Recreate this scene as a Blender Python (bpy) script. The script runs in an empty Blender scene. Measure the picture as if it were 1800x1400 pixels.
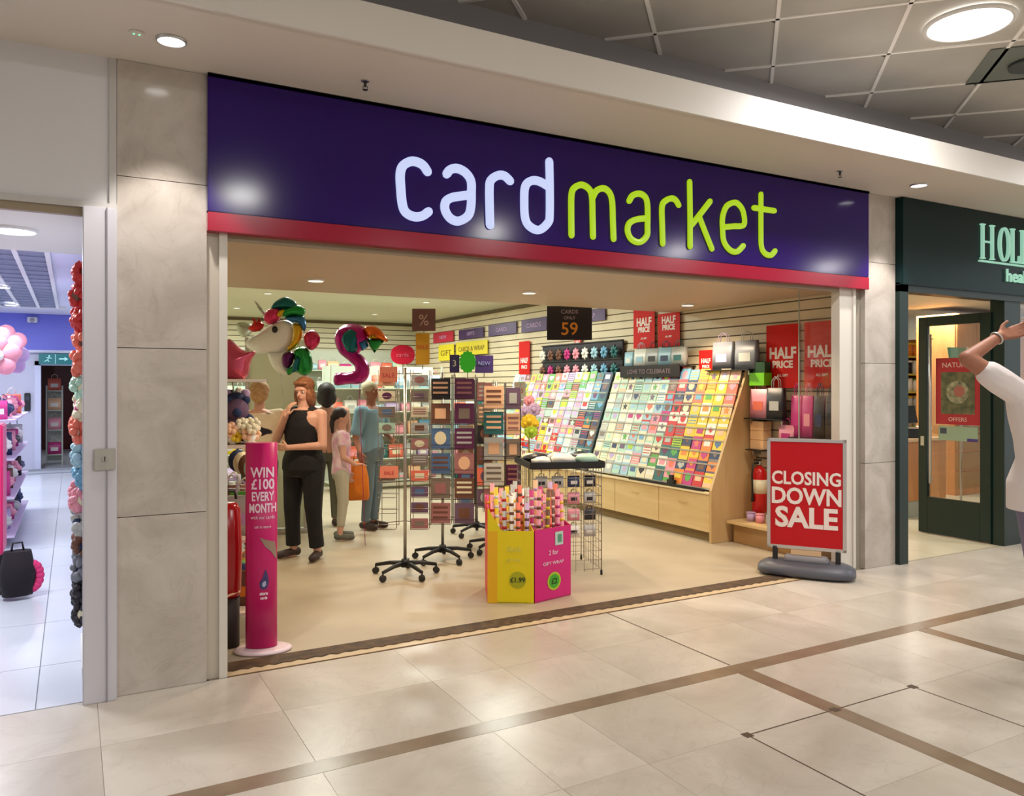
import bpy, bmesh, math, random
from mathutils import Vector, Matrix, Euler
from math import sin, cos, pi, radians, tan, atan
random.seed(7)
S = bpy.context.scene
COL = S.collection
# ---------------------------------------------------------------- camera, light, exposure
CAM_H, YAW, FPX, HZ = 1.6, radians(29.0), 1394.0, 678.0
cam_data = bpy.data.cameras.new('camera')
cam = bpy.data.objects.new('camera', cam_data); COL.objects.link(cam)
cam.location = (0, 0, CAM_H)
cam.rotation_euler = (radians(90), 0, -YAW)
cam_data.sensor_fit = 'HORIZONTAL'; cam_data.sensor_width = 36.0
cam_data.lens = 36.0 * FPX / 1800.0
cam_data.shift_y = -(700.0 - HZ) / 1800.0
cam_data.clip_start = 0.05
S.camera = cam

S.view_settings.view_transform = 'Standard'
S.view_settings.look = 'None'
S.view_settings.gamma = 1.0
S.view_settings.use_curve_mapping = False
S.view_settings.exposure = 0.0
S.cycles.use_denoising = True
S.cycles.max_bounces = 8
S.cycles.sample_clamp_indirect = 6.0

world = bpy.data.worlds.new('world'); S.world = world
world.use_nodes = True
wb = world.node_tree.nodes['Background']
wb.inputs[0].default_value = (0.97, 0.98, 1.0, 1); wb.inputs[1].default_value = 0.9

def lamp(kind, name, loc, energy, color=(1, 1, 1), size=0.1, rot=(0, 0, 0), sizey=None, spot=None, blend=0.5):
    d = bpy.data.lights.new(name, kind)
    d.energy = energy; d.color = color
    if kind == 'AREA':
        if sizey: d.shape = 'RECTANGLE'; d.size = size; d.size_y = sizey
        else: d.shape = 'DISK'; d.size = size
    else:
        d.shadow_soft_size = size
    if kind == 'SPOT':
        d.spot_size = radians(spot); d.spot_blend = blend
    o = bpy.data.objects.new(name, d); COL.objects.link(o)
    o.location = loc; o.rotation_euler = rot
    return o

WARM = (1.0, 0.80, 0.56)
# the big round mall lamps (their discs are built with the ceiling)
MALL_LAMPS = [(4.95, 2.98), (1.75, -0.75), (5.35, -1.3), (8.9, -1.3), (12.6, -1.3), (-1.8, -1.0), (9.4, 2.95), (0.2, -4.2), (5.0, -4.6), (10.5, -4.6)]
for i, (x, y) in enumerate(MALL_LAMPS):
    lamp('AREA', 'mall_lamp_light', (x, y, 3.845), 60, (1.0, 0.98, 0.95), 0.42)
# soffit downlights over the two pillars
for x, y in ((0.42, 4.17), (6.19, 4.15)):
    lamp('SPOT', 'soffit_light', (x, y + .02, 3.25), 75, (1.0, 0.95, 0.9), 0.04, (0, 0, 0), spot=72, blend=0.3)
# card shop: row of ceiling spots behind the shutter line, then added rows of inner fill lights
SHOP_SPOTS = [(1.74, 6.45), (3.7, 6.35), (5.75, 6.5)]
for x, y in SHOP_SPOTS:
    lamp('SPOT', 'shop_spot_light', (x, y, 2.43), 85, WARM, 0.05, (0, 0, 0), spot=130, blend=0.6)
for x, y in ((1.8, 5.2), (3.6, 5.1), (5.2, 5.2)):
    lamp('SPOT', 'shop_entrance_light', (x, y, 2.45), 48, WARM, 0.05, (0, 0, 0), spot=120, blend=0.8)
for x in (2.4, 4.8):
    for y in (9.0, 11.4, 13.8):
        lamp('AREA', 'shop_fill_light', (x, y, 2.86), 50, (0.94, 1.0, 0.90), 0.6)
for y in (9.2, 12.0, 15.0):
    lamp('AREA', 'left_shop_ceiling_light', (-0.9, y, 2.86), 66, (0.88, 0.92, 1.0), 0.7)
lamp('AREA', 'left_shop_front_light', (-0.9, 5.9, 2.55), 55, (0.92, 0.95, 1.0), 0.6)
lamp('AREA', 'back_passage_light', (-0.3, 20.0, 2.4), 14, (0.9, 0.95, 1.0), 0.5)
lamp('AREA', 'green_shop_light', (8.0, 7.2, 2.65), 75, (1.0, 0.93, 0.80), 0.8)
lamp('AREA', 'green_shop_light', (11.0, 7.2, 2.65), 60, (1.0, 0.93, 0.80), 0.8)

# ---------------------------------------------------------------- photograph measuring helpers
_c, _s = cos(YAW), sin(YAW)
def _ray(u, v):
    t, w = (u - 900.0) / FPX, -(v - HZ) / FPX
    return Vector((t * _c + _s, -t * _s + _c, w))
def on_y(u, v, y):                       # point of a plane parallel to the shop fronts
    d = _ray(u, v); k = y / d.y
    return Vector((d.x * k, y, CAM_H + d.z * k))
def on_x(u, v, x):
    d = _ray(u, v); k = x / d.x
    return Vector((x, d.y * k, CAM_H + d.z * k))
def on_z(u, v, z=0.0):
    d = _ray(u, v); k = (z - CAM_H) / d.z
    return Vector((d.x * k, d.y * k, z))

# ---------------------------------------------------------------- materials
MATS = {}
def mat(name, color, rough=0.5, metal=0.0, emit=0.0, noise=None, bump=None, trans=0.0, alpha=1.0, coat=0.0, spec=0.5, ecol=None):
    """noise=(scale, second colour, detail, lo, hi); bump=(scale, strength)"""
    if name in MATS: return MATS[name]
    m = bpy.data.materials.new(name); m.use_nodes = True
    nt = m.node_tree; b = nt.nodes['Principled BSDF']
    c4 = (color[0], color[1], color[2], 1)
    b.inputs['Base Color'].default_value = c4
    b.inputs['Roughness'].default_value = rough
    b.inputs['Metallic'].default_value = metal
    b.inputs['Specular IOR Level'].default_value = spec
    b.inputs['Coat Weight'].default_value = coat
    b.inputs['Coat Roughness'].default_value = 0.05
    b.inputs['Transmission Weight'].default_value = trans
    b.inputs['Alpha'].default_value = alpha
    if emit:
        e = ecol or color
        b.inputs['Emission Color'].default_value = (e[0], e[1], e[2], 1)
        b.inputs['Emission Strength'].default_value = emit
    if noise or bump:
        tc = nt.nodes.new('ShaderNodeTexCoord')
    if noise:
        sc, c2, det, lo, hi = noise
        n = nt.nodes.new('ShaderNodeTexNoise'); n.inputs['Scale'].default_value = sc; n.inputs['Detail'].default_value = det
        nt.links.new(tc.outputs['Object'], n.inputs['Vector'])
        r = nt.nodes.new('ShaderNodeValToRGB')
        r.color_ramp.elements[0].position = lo; r.color_ramp.elements[0].color = c4
        r.color_ramp.elements[1].position = hi; r.color_ramp.elements[1].color = (c2[0], c2[1], c2[2], 1)
        nt.links.new(n.outputs['Fac'], r.inputs['Fac']); nt.links.new(r.outputs['Color'], b.inputs['Base Color'])
    if bump:
        n2 = nt.nodes.new('ShaderNodeTexNoise'); n2.inputs['Scale'].default_value = bump[0]; n2.inputs['Detail'].default_value = 3
        nt.links.new(tc.outputs['Object'], n2.inputs['Vector'])
        bp = nt.nodes.new('ShaderNodeBump'); bp.inputs['Strength'].default_value = bump[1]; bp.inputs['Distance'].default_value = 0.01
        nt.links.new(n2.outputs['Fac'], bp.inputs['Height']); nt.links.new(bp.outputs['Normal'], b.inputs['Normal'])
    MATS[name] = m
    return m
def srgb(r, g, b):
    f = lambda c: ((c / 255.0 + 0.055) / 1.055) ** 2.4 if c > 10 else c / 255.0 / 12.92
    return (f(r), f(g), f(b))
def marble(name, c1, c2, c3, rough, vein=0.45, big=1.3):
    """polished stone: cloudy variation, thin veins, per-slab tone"""
    m = bpy.data.materials.new(name); m.use_nodes = True
    nt = m.node_tree; b = nt.nodes['Principled BSDF']; N = nt.nodes.new; L = nt.links.new
    tc = N('ShaderNodeTexCoord'); oi = N('ShaderNodeObjectInfo')
    geo = N('ShaderNodeNewGeometry')
    off = N('ShaderNodeVectorMath'); off.operation = 'SCALE'; off.inputs[3].default_value = 7.0
    comb = N('ShaderNodeCombineXYZ')
    for i in range(3): L(oi.outputs['Random'], comb.inputs[i])
    L(comb.outputs[0], off.inputs[0])
    add = N('ShaderNodeVectorMath'); add.operation = 'ADD'
    L(geo.outputs['Position'], add.inputs[0]); L(off.outputs[0], add.inputs[1])
    n1 = N('ShaderNodeTexNoise'); n1.inputs['Scale'].default_value = big; n1.inputs['Detail'].default_value = 7; n1.inputs['Roughness'].default_value = 0.6; n1.inputs['Distortion'].default_value = 0.8
    L(add.outputs[0], n1.inputs['Vector'])
    r = N('ShaderNodeValToRGB'); r.color_ramp.elements[0].position = 0.33; r.color_ramp.elements[1].position = 0.68
    r.color_ramp.elements[0].color = (*c1, 1); r.color_ramp.elements[1].color = (*c2, 1)
    L(n1.outputs['Fac'], r.inputs['Fac'])
    n2 = N('ShaderNodeTexNoise'); n2.inputs['Scale'].default_value = 2.6; n2.inputs['Detail'].default_value = 9; n2.inputs['Distortion'].default_value = 2.2
    L(add.outputs[0], n2.inputs['Vector'])
    sb = N('ShaderNodeMath'); sb.operation = 'SUBTRACT'; sb.inputs[1].default_value = 0.5; L(n2.outputs['Fac'], sb.inputs[0])
    ab = N('ShaderNodeMath'); ab.operation = 'ABSOLUTE'; L(sb.outputs[0], ab.inputs[0])
    mr = N('ShaderNodeMapRange'); mr.inputs['From Min'].default_value = 0.0; mr.inputs['From Max'].default_value = 0.016
    mr.inputs['To Min'].default_value = vein; mr.inputs['To Max'].default_value = 0.0; L(ab.outputs[0], mr.inputs['Value'])
    mx = N('ShaderNodeMix'); mx.data_type = 'RGBA'
    L(mr.outputs[0], mx.inputs['Factor']); L(r.outputs['Color'], mx.inputs['A']); mx.inputs['B'].default_value = (*c3, 1)
    hsv = N('ShaderNodeHueSaturation')
    mr2 = N('ShaderNodeMapRange'); mr2.inputs['To Min'].default_value = 0.97; mr2.inputs['To Max'].default_value = 1.025
    L(oi.outputs['Random'], mr2.inputs['Value']); L(mr2.outputs[0], hsv.inputs['Value']); L(mx.outputs['Result'], hsv.inputs['Color'])
    L(hsv.outputs['Color'], b.inputs['Base Color'])
    b.inputs['Roughness'].default_value = rough
    MATS[name] = m
    return m
def wood(name, c1, c2, rough=0.45, axis='z', scale=9.0):
    m = bpy.data.materials.new(name); m.use_nodes = True
    nt = m.node_tree; b = nt.nodes['Principled BSDF']; N = nt.nodes.new; L = nt.links.new
    tc = N('ShaderNodeTexCoord'); mp = N('ShaderNodeMapping')
    mp.inputs['Scale'].default_value = {'z': (scale, scale, 0.8), 'y': (scale, 0.8, scale), 'x': (0.8, scale, scale)}[axis]
    L(tc.outputs['Object'], mp.inputs[0])
    n = N('ShaderNodeTexNoise'); n.inputs['Scale'].default_value = 1.6; n.inputs['Detail'].default_value = 5; n.inputs['Distortion'].default_value = 0.7
    L(mp.outputs[0], n.inputs['Vector'])
    r = N('ShaderNodeValToRGB'); r.color_ramp.elements[0].position = 0.3; r.color_ramp.elements[1].position = 0.7
    r.color_ramp.elements[0].color = (*c1, 1); r.color_ramp.elements[1].color = (*c2, 1)
    L(n.outputs['Fac'], r.inputs['Fac']); L(r.outputs['Color'], b.inputs['Base Color'])
    b.inputs['Roughness'].default_value = rough
    MATS[name] = m
    return m

# ---------------------------------------------------------------- mesh building
class MB:
    def __init__(s): s.bm = bmesh.new(); s.slot = 0
    def _tag(s, faces):
        if s.slot:
            for f in faces: f.material_index = s.slot
    def box(s, c, d, rot=None, bevel=0.0):
        bm = s.bm; n0 = len(bm.faces)
        M = Matrix.Translation(Vector(c))
        if rot: M = M @ Euler(rot).to_matrix().to_4x4()
        hx, hy, hz = d[0] / 2, d[1] / 2, d[2] / 2
        if bevel <= 0:
            vs = [bm.verts.new(M @ Vector((x, y, z))) for x in (-hx, hx) for y in (-hy, hy) for z in (-hz, hz)]
            fs = [bm.faces.new([vs[i] for i in q]) for q in ((0, 1, 3, 2), (4, 6, 7, 5), (0, 4, 5, 1), (2, 3, 7, 6), (0, 2, 6, 4), (1, 5, 7, 3))]
            s._tag(fs)
        else:
            tb = bmesh.new()
            bmesh.ops.create_cube(tb, size=1.0)
            for v in tb.verts: v.co = Vector((v.co.x * d[0], v.co.y * d[1], v.co.z * d[2]))
            bmesh.ops.bevel(tb, geom=tb.edges[:], offset=min(bevel, 0.49 * min(d)), segments=2, affect='EDGES')
            s.join(tb, M)
        return s
    def join(s, tb, M=None):
        mp = {}
        for v in tb.verts: mp[v] = s.bm.verts.new((M @ v.co) if M else v.co)
        fs = []
        for f in tb.faces:
            try: nf = s.bm.faces.new([mp[v] for v in f.verts])
            except ValueError: continue
            nf.smooth = f.smooth; fs.append(nf)
        s._tag(fs); tb.free(); return s
    def bx(s, x0, x1, y0, y1, z0, z1, bevel=0.0):
        return s.box(((x0 + x1) / 2, (y0 + y1) / 2, (z0 + z1) / 2), (abs(x1 - x0), abs(y1 - y0), abs(z1 - z0)), bevel=bevel)
    def tube(s, pts, r, n=8, closed=False, smooth=True):
        pts = [Vector(p) for p in pts]; k = len(pts)
        rs = r if isinstance(r, (list, tuple)) else [r] * k
        rings = []; up = None
        for i, p in enumerate(pts):
            if closed: t = pts[(i + 1) % k] - pts[i - 1]
            else: t = (pts[min(i + 1, k - 1)] - pts[max(i - 1, 0)])
            if t.length < 1e-9: t = Vector((0, 0, 1))
            t.normalize()
            if up is None:
                up = Vector((0, 0, 1)) if abs(t.z) < 0.9 else Vector((1, 0, 0))
            a = t.cross(up)
            if a.length < 1e-6: a = t.orthogonal()
            a.normalize(); b = a.cross(t).normalized(); up = b
            rings.append([s.bm.verts.new(p + (a * cos(2 * pi * j / n) + b * sin(2 * pi * j / n)) * rs[i]) for j in range(n)])
        fs = []
        m = k if closed else k - 1
        for i in range(m):
            A, B = rings[i], rings[(i + 1) % k]
            for j in range(n):
                f = s.bm.faces.new((A[j], A[(j + 1) % n], B[(j + 1) % n], B[j])); f.smooth = smooth; fs.append(f)
        if not closed:
            fs.append(s.bm.faces.new(rings[0][::-1])); fs.append(s.bm.faces.new(rings[-1]))
        s._tag(fs); return s
    def loft(s, rings, n=16, power=2.0, cap=True):
        """rings: (cx, cy, cz, rx, ry[, yaw]) horizontal super-ellipses"""
        R = []
        for q in rings:
            cx, cy, cz, rx, ry = q[:5]; yw = q[5] if len(q) > 5 else 0
            ring = []
            for j in range(n):
                a = 2 * pi * j / n; ca, sa = cos(a), sin(a)
                x = rx * math.copysign(abs(ca) ** (2 / power), ca); y = ry * math.copysign(abs(sa) ** (2 / power), sa)
                ring.append(s.bm.verts.new((cx + x * cos(yw) - y * sin(yw), cy + x * sin(yw) + y * cos(yw), cz)))
            R.append(ring)
        fs = []
        for A, B in zip(R, R[1:]):
            for j in range(n):
                f = s.bm.faces.new((A[j], A[(j + 1) % n], B[(j + 1) % n], B[j])); f.smooth = True; fs.append(f)
        if cap: fs.append(s.bm.faces.new(R[0][::-1])); fs.append(s.bm.faces.new(R[-1]))
        s._tag(fs); return s
    def ball(s, c, r, seg=12, sc=(1, 1, 1), rot=None):
        tb = bmesh.new(); bmesh.ops.create_uvsphere(tb, u_segments=seg, v_segments=max(6, seg // 2 + 2), radius=r)
        for f in tb.faces: f.smooth = True
        M = Matrix.Translation(Vector(c))
        if rot: M = M @ Euler(rot).to_matrix().to_4x4()
        M = M @ Matrix.Diagonal((sc[0], sc[1], sc[2], 1))
        return s.join(tb, M)
    def cap(s, p0, p1, r0, r1, n=12):
        """tapered capsule"""
        p0, p1 = Vector(p0), Vector(p1); d = (p1 - p0); L = max(d.length, 1e-6); t = d / L
        pts, rs = [], []
        for k in range(4):
            a = pi / 2 * k / 4; pts.append(p0 - t * r0 * cos(a)); rs.append(max(r0 * sin(a), r0 * 0.08))
        pts.append(p0); rs.append(r0); pts.append(p1); rs.append(r1)
        for k in range(1, 5):
            a = pi / 2 * k / 4; pts.append(p1 + t * r1 * sin(a)); rs.append(max(r1 * cos(a), r1 * 0.08))
        return s.tube(pts, rs, n)
    def prism(s, poly, z0, z1, M=None):
        """poly in xy, extruded along z, then M"""
        M = M or Matrix.Identity(4)
        A = [s.bm.verts.new(M @ Vector((x, y, z0))) for x, y in poly]; B = [s.bm.verts.new(M @ Vector((x, y, z1))) for x, y in poly]
        n = len(poly); fs = []
        for i in range(n): fs.append(s.bm.faces.new((A[i], A[(i + 1) % n], B[(i + 1) % n], B[i])))
        fs.append(s.bm.faces.new(A[::-1])); fs.append(s.bm.faces.new(B)); s._tag(fs); return s
    def mesh(s, name, mats, remesh=None, smooth_it=0):
        bmesh.ops.recalc_face_normals(s.bm, faces=s.bm.faces[:])
        me = bpy.data.meshes.new(name); s.bm.to_mesh(me); s.bm.free()
        for m in (mats if isinstance(mats, (list, tuple)) else [mats]): me.materials.append(m)
        if remesh:
            o = bpy.data.objects.new('tmp', me); COL.objects.link(o)
            md = o.modifiers.new('r', 'REMESH'); md.mode = 'VOXEL'; md.voxel_size = remesh; md.use_smooth_shade = True
            if smooth_it:
                sm = o.modifiers.new('s', 'SMOOTH'); sm.factor = 0.5; sm.iterations = smooth_it
            dg = bpy.context.evaluated_depsgraph_get(); dg.update()
            me2 = bpy.data.meshes.new_from_object(o.evaluated_get(dg)); me2.name = name
            me2.materials.clear()
            for m in (mats if isinstance(mats, (list, tuple)) else [mats]): me2.materials.append(m)
            bpy.data.objects.remove(o); bpy.data.meshes.remove(me); me = me2
        return me
    def build(s, name, mats, parent=None, remesh=None, smooth_it=0, loc=None, rot=None):
        me = s.mesh(name, mats, remesh, smooth_it)
        o = bpy.data.objects.new(name, me); COL.objects.link(o)
        if parent is not None: o.parent = parent
        if loc is not None: o.location = loc
        if rot is not None: o.rotation_euler = rot
        return o

def tag(o, label=None, cat=None, group=None, kind=None):
    if label: o['label'] = label
    if cat: o['category'] = cat
    if group: o['group'] = group
    if kind: o['kind'] = kind
    return o
def thing(name, label, cat, loc=(0, 0, 0), rz=0.0, group=None, kind=None):
    o = bpy.data.objects.new(name, None); COL.objects.link(o); o.empty_display_size = 0.05
    o.location = loc; o.rotation_euler = (0, 0, rz)
    return tag(o, label, cat, group, kind)
def struct(o): o['kind'] = 'structure'; return o
def inst(me, name, parent=None, loc=(0, 0, 0), rot=(0, 0, 0), scale=None):
    o = bpy.data.objects.new(name, me); COL.objects.link(o)
    if parent is not None: o.parent = parent
    o.location = loc; o.rotation_euler = rot
    if scale: o.scale = scale
    return o
def ucopy(o, parent=None):
    c = o.copy(); COL.objects.link(c)
    if parent is not None: c.parent = parent
    for ch in o.children: ucopy(ch, c)
    return c
def recolor(o, slot, m):
    o.material_slots[slot].link = 'OBJECT'; o.material_slots[slot].material = m

_font_cache = {}
def text_mesh(txt, size, depth=0.002, bold=0.0, m=None, align='CENTER', sx=1.0, key=None, spacing=1.0):
    """lettering as a mesh in the local xz plane, facing -y, origin on the baseline"""
    cu = bpy.data.curves.new('txt', 'FONT'); cu.body = txt; cu.size = size; cu.extrude = depth / 2
    cu.offset = bold; cu.align_x = align; cu.resolution_u = 3; cu.space_character = spacing
    o = bpy.data.objects.new('txt', cu); COL.objects.link(o)
    dg = bpy.context.evaluated_depsgraph_get(); dg.update()
    me = bpy.data.meshes.new_from_object(o.evaluated_get(dg)); me.name = 'lettering'
    me.transform(Matrix.Diagonal((sx, 1, 1, 1))); me.transform(Matrix.Rotation(radians(90), 4, 'X'))
    me.materials.clear(); me.materials.append(m)
    bpy.data.objects.remove(o); bpy.data.curves.remove(cu)
    return me
def lettering(txt, size, m, parent, loc, rot=(0, 0, 0), bold=0.0, align='CENTER', sx=1.0, depth=0.002, name='lettering', spacing=1.0):
    return inst(text_mesh(txt, size, depth, bold, m, align, sx, spacing=spacing), name, parent, loc, rot)

def puffy(poly, thick, step, z_off=0.0):
    """a pillow shape over a 2-D outline (local x, z; puffed along y): foil balloons, soft toys, bags"""
    from mathutils.geometry import delaunay_2d_cdt
    P = [Vector(p) for p in poly]; n = len(P)
    def inside(q):
        c = False
        for i in range(n):
            a, b = P[i], P[i - 1]
            if (a.y > q.y) != (b.y > q.y) and q.x < (b.x - a.x) * (q.y - a.y) / (b.y - a.y) + a.x: c = not c
        return c
    def dist(q):
        d = 1e9
        for i in range(n):
            a, b = P[i - 1], P[i]; ab = b - a; t = max(0, min(1, (q - a).dot(ab) / max(ab.length_squared, 1e-12)))
            d = min(d, (a + ab * t - q).length)
        return d
    B = []
    for i in range(n):
        a, b = P[i], P[(i + 1) % n]; k = max(1, int((b - a).length / step))
        for j in range(k): B.append(a + (b - a) * (j / k))
    nb = len(B); pts = list(B)
    x0, x1 = min(p.x for p in P), max(p.x for p in P); y0, y1 = min(p.y for p in P), max(p.y for p in P)
    ny = int((y1 - y0) / step) + 1; nx = int((x1 - x0) / step) + 1
    D = {}
    for j in range(ny + 1):
        for i in range(nx + 1):
            q = Vector((x0 + (i + 0.5 * (j % 2)) * step, y0 + j * step * 0.9))
            if inside(q):
                d = dist(q)
                if d > step * 0.45: D[len(pts)] = d; pts.append(q)
    edges = [(i, (i + 1) % nb) for i in range(nb)]
    vo, eo, fo, _, _, _ = delaunay_2d_cdt(pts, edges, [], 1, 1e-6)
    dmax = max(list(D.values()) + [step])
    bm = bmesh.new()
    def h(q, bd):
        if bd: return 0.0
        d = dist(q) / dmax; return thick / 2 * math.sqrt(max(0.0, 1 - (1 - min(1, d)) ** 2))
    onb = [dist(q) < step * 0.1 for q in vo]
    F = [bm.verts.new((q.x, -h(q, onb[i]) + z_off, q.y)) for i, q in enumerate(vo)]
    K = [F[i] if onb[i] else bm.verts.new((q.x, h(q, False) + z_off, q.y)) for i, q in enumerate(vo)]
    for f in fo:
        if len(f) < 3: continue
        try: a = bm.faces.new([F[i] for i in f]); a.smooth = True
        except ValueError: pass
        if not all(onb[i] for i in f):
            try: a = bm.faces.new([K[i] for i in f][::-1]); a.smooth = True
            except ValueError: pass
    mb = MB(); mb.bm.free(); mb.bm = bm
    return mb
# ================================================================ the setting
FY = 4.55                                  # plane of the shop fronts
white_paint = mat('white_paint', srgb(214, 206, 196), 0.55, noise=(1.2, srgb(200, 191, 180), 3, 0.3, 0.7))
soffit_paint = mat('soffit_paint', srgb(214, 204, 192), 0.6)
cool_white = mat('cool_white_paint', srgb(214, 212, 214), 0.45)
grey_paint = mat('grey_paint', srgb(158, 155, 157), 0.6)
ceiling_tile_m = mat('grey_ceiling_tile', srgb(196, 191, 182), 0.55, noise=(1.4, srgb(180, 175, 166), 4, 0.35, 0.7))
grid_m = mat('ceiling_grid_strip', srgb(250, 246, 240), 0.5)
lamp_face = mat('lit_lamp_face', (1, 0.98, 0.95), 0.4, emit=7.0)
lamp_warm = mat('lit_warm_lamp_face', (1, 0.86, 0.66), 0.4, emit=9.0)
chrome = mat('chrome', (0.75, 0.75, 0.75), 0.18, 1.0)
steel = mat('brushed_steel', srgb(190, 188, 184), 0.32, 0.9)
black = mat('black_plastic', srgb(24, 24, 26), 0.42)
rubber = mat('dark_rubber', srgb(38, 36, 36), 0.7)
white_pl = mat('white_plastic', srgb(232, 230, 226), 0.4)
floor_marble = marble('floor_marble', srgb(182, 172, 158), srgb(212, 203, 191), srgb(150, 136, 122), 0.28, 0.18)
pillar_marble = marble('pillar_marble', srgb(172, 162, 152), srgb(198, 189, 180), srgb(146, 128, 110), 0.14, 0.16, 3.0)
joint_m = mat('floor_joint', srgb(184, 172, 158), 0.6)
brown_stone = mat('brown_stone_strip', srgb(142, 122, 100), 0.25, noise=(5, srgb(124, 104, 84), 5, 0.3, 0.7))

# ---- mall floor: slab with individual marble tiles and brown stone strips
XB = [-12.61, -11.02, -9.43, -7.84, -6.25, -4.66, -3.07, -1.48, 0.11, 1.70, 3.29, 4.88, 6.47, 8.06, 9.65, 11.24, 12.83, 14.42]
fl = MB().bx(-13, 15, -8, 4.56, -0.2, -0.008).build('floor_mall', joint_m)
struct(fl)
BAND = 0.055
def floor_tile(x0, x1, y0, y1, bow=None):
    g = 0.0009
    b = MB(); b.bx(x0 + g, x1 - g, y0 + g, y1 - g, -0.03, 0.0)
    b.build('marble_tile', floor_marble, fl)
def floor_strip(x0, x1, y0, y1):
    g = 0.001
    MB().bx(x0 + g, x1 - g, y0 + g, y1 - g, -0.03, 0.0004).build('stone_strip', brown_stone, fl)
xl = [-3.07 + 0.0, -2.28, -1.48, -0.685, 0.11, 0.905, 1.70, 2.13, 2.70, 3.29, 3.90, 4.39, 4.88, 5.675, 6.47, 7.265, 8.06, 8.855, 9.65, 10.445, 11.24]
for x0, x1 in zip(xl, xl[1:]):                       # in front of the shops, two rows
    for y0, y1 in ((3.355, 3.955), (3.955, FY)): floor_tile(x0, x1, y0, y1)
floor_strip(-3.07, 11.24, 3.245, 3.355)
rows = [3.245, 2.65, 2.05, 1.45, 0.85, 0.25, -0.35, -0.95, -1.55, -2.15, -2.75]
bands = [3.29, 4.88, 6.47]
for x0, x1 in zip(xl, xl[1:]):
    a = x0 + (BAND if x0 in bands else 0); c = x1 - (BAND if x1 in bands else 0)
    for y1, y0 in zip(rows, rows[1:]): floor_tile(a, c, y0, y1)
for x in bands: floor_strip(x - BAND, x + BAND, rows[-1], 3.245)
for x in (2.70, 3.29, 3.90):                          # small dark studs at the corners of the floor cover
    MB().bx(x - 0.022, x + 0.022, 2.628, 2.672, -0.02, 0.0015).build('floor_stud', mat('dark_brown_stud', srgb(84, 66, 50), 0.5), fl)
for x in (2.70, 3.90):
    MB().bx(x - 0.004, x + 0.004, 0.8, 2.63, -0.02, 0.0008).build('cover_joint', mat('dark_brown_stud', (0, 0, 0)), fl)
MB().bx(2.72, 3.88, 2.646, 2.654, -0.02, 0.0008).build('cover_joint', mat('dark_brown_stud', (0, 0, 0)), fl)
MB().bx(3.282, 3.292, 3.36, FY, -0.02, 0.0008).build('cover_joint', mat('dark_brown_stud', (0, 0, 0)), fl)
# the rest of the mall floor, never seen close
rest = MB()
rest.bx(-13, -3.07, -8, 4.55, -0.03, 0); rest.bx(11.24, 15, -8, 4.55, -0.03, 0); rest.bx(-3.07, 11.24, -8, -2.75, -0.03, 0)
rest.build('outer_paving', floor_marble, fl)

# ---- shop front threshold and shop floor
vinyl = mat('shop_vinyl_floor', srgb(190, 176, 152), 0.42, noise=(2.2, srgb(174, 160, 138), 6, 0.3, 0.75), bump=(60, 0.05))
struct(MB().bx(0.65, 6.40, 4.58, 15.75, -0.2, -0.002).build('floor_card_shop', vinyl))
thr = MB().bx(0.743, 5.74, 4.555, 4.645, -0.03, 0.003).build('trim_threshold', mat('threshold_stone', srgb(206, 184, 150), 0.35)); struct(thr)
b = MB(); x = 0.75; random.seed(3)
pts = []
while x < 5.74:
    pts.append((x, 4.690 - random.uniform(0.0, 0.012))); pts.append((x + 0.035, 4.672 - random.uniform(0, 0.010))); x += random.uniform(0.07, 0.1)
pts.append((5.74, 4.69)); poly = [(0.745, 4.775)] + [(0.745, 4.645)] + [(a_, b_ - .045) for a_, b_ in pts] + [(5.742, 4.775)]
b.prism(poly, 0.001, 0.008)
struct(b.build('trim_ragged_strip', mat('ragged_brown_strip', srgb(92, 68, 44), 0.7, noise=(14, srgb(62, 46, 32), 4, 0.35, 0.65))))  # dark brown strip with a ragged front edge
struct(MB().bx(0.743, 5.74, 4.552, 4.560, -0.01, 0.0045).build('trim_floor_edge', mat('brown_joint', srgb(120, 92, 60), 0.6)))

# ---- marble pillars, one slab per course
def pillar(name, x0, x1, lab):
    p = MB().bx(x0 + 0.01, x1 - 0.01, 4.56, 4.69, 0, 3.28).build(name, mat('pillar_core', srgb(70, 62, 54), 0.9)); struct(p)
    for z0, z1 in ((0.0, 0.92), (0.92, 1.795), (1.795, 2.68), (2.68, 3.28)):
        MB().bx(x0, x1, 4.545 - random.uniform(0, 0.0015), 4.60, z0 + 0.002, z1 - 0.002).build('marble_slab', pillar_marble, p)
    return p
pillar('wall_left_pillar', 0.20, 0.634, '')
pillar('wall_right_pillar', 6.03, 6.44, '')

# ---- soffit and mall ceiling
sof = struct(MB().bx(-13, 15, 3.76, 4.62, 3.28, 3.32).build('ceiling_soffit', soffit_paint))
struct(MB().bx(-13, 15, 3.74, 3.80, 3.28, 3.48).build('trim_soffit_band', mat('white_band', srgb(226, 221, 214), 0.4)))
struct(MB().bx(-13, 15, 3.80, 4.36, 3.46, 3.48).build('trim_soffit_top', grey_paint))
struct(MB().bx(-13, 15, 4.31, 4.36, 3.48, 3.95).build('wall_bulkhead', grey_paint))
MB().bx(0.634, 6.03, 4.50, 4.56, 3.262, 3.282).build('trim_shadow_gap', mat('dark_gap', srgb(60, 54, 56), 0.7)); struct(bpy.data.objects['trim_shadow_gap'])
CZ = 3.90
cb = struct(MB().bx(-13, 15, -8, 4.36, CZ + 0.012, CZ + 0.08).build('ceiling_mall', mat('ceiling_void', srgb(60, 58, 56), 0.9)))
ga = radians(45.2)
e1 = Vector((sin(ga), cos(ga))); e2 = Vector((e1.y, -e1.x))
q0 = on_z(1359, 115, CZ).xy; q1 = on_z(1362, 33, CZ).xy
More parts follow.
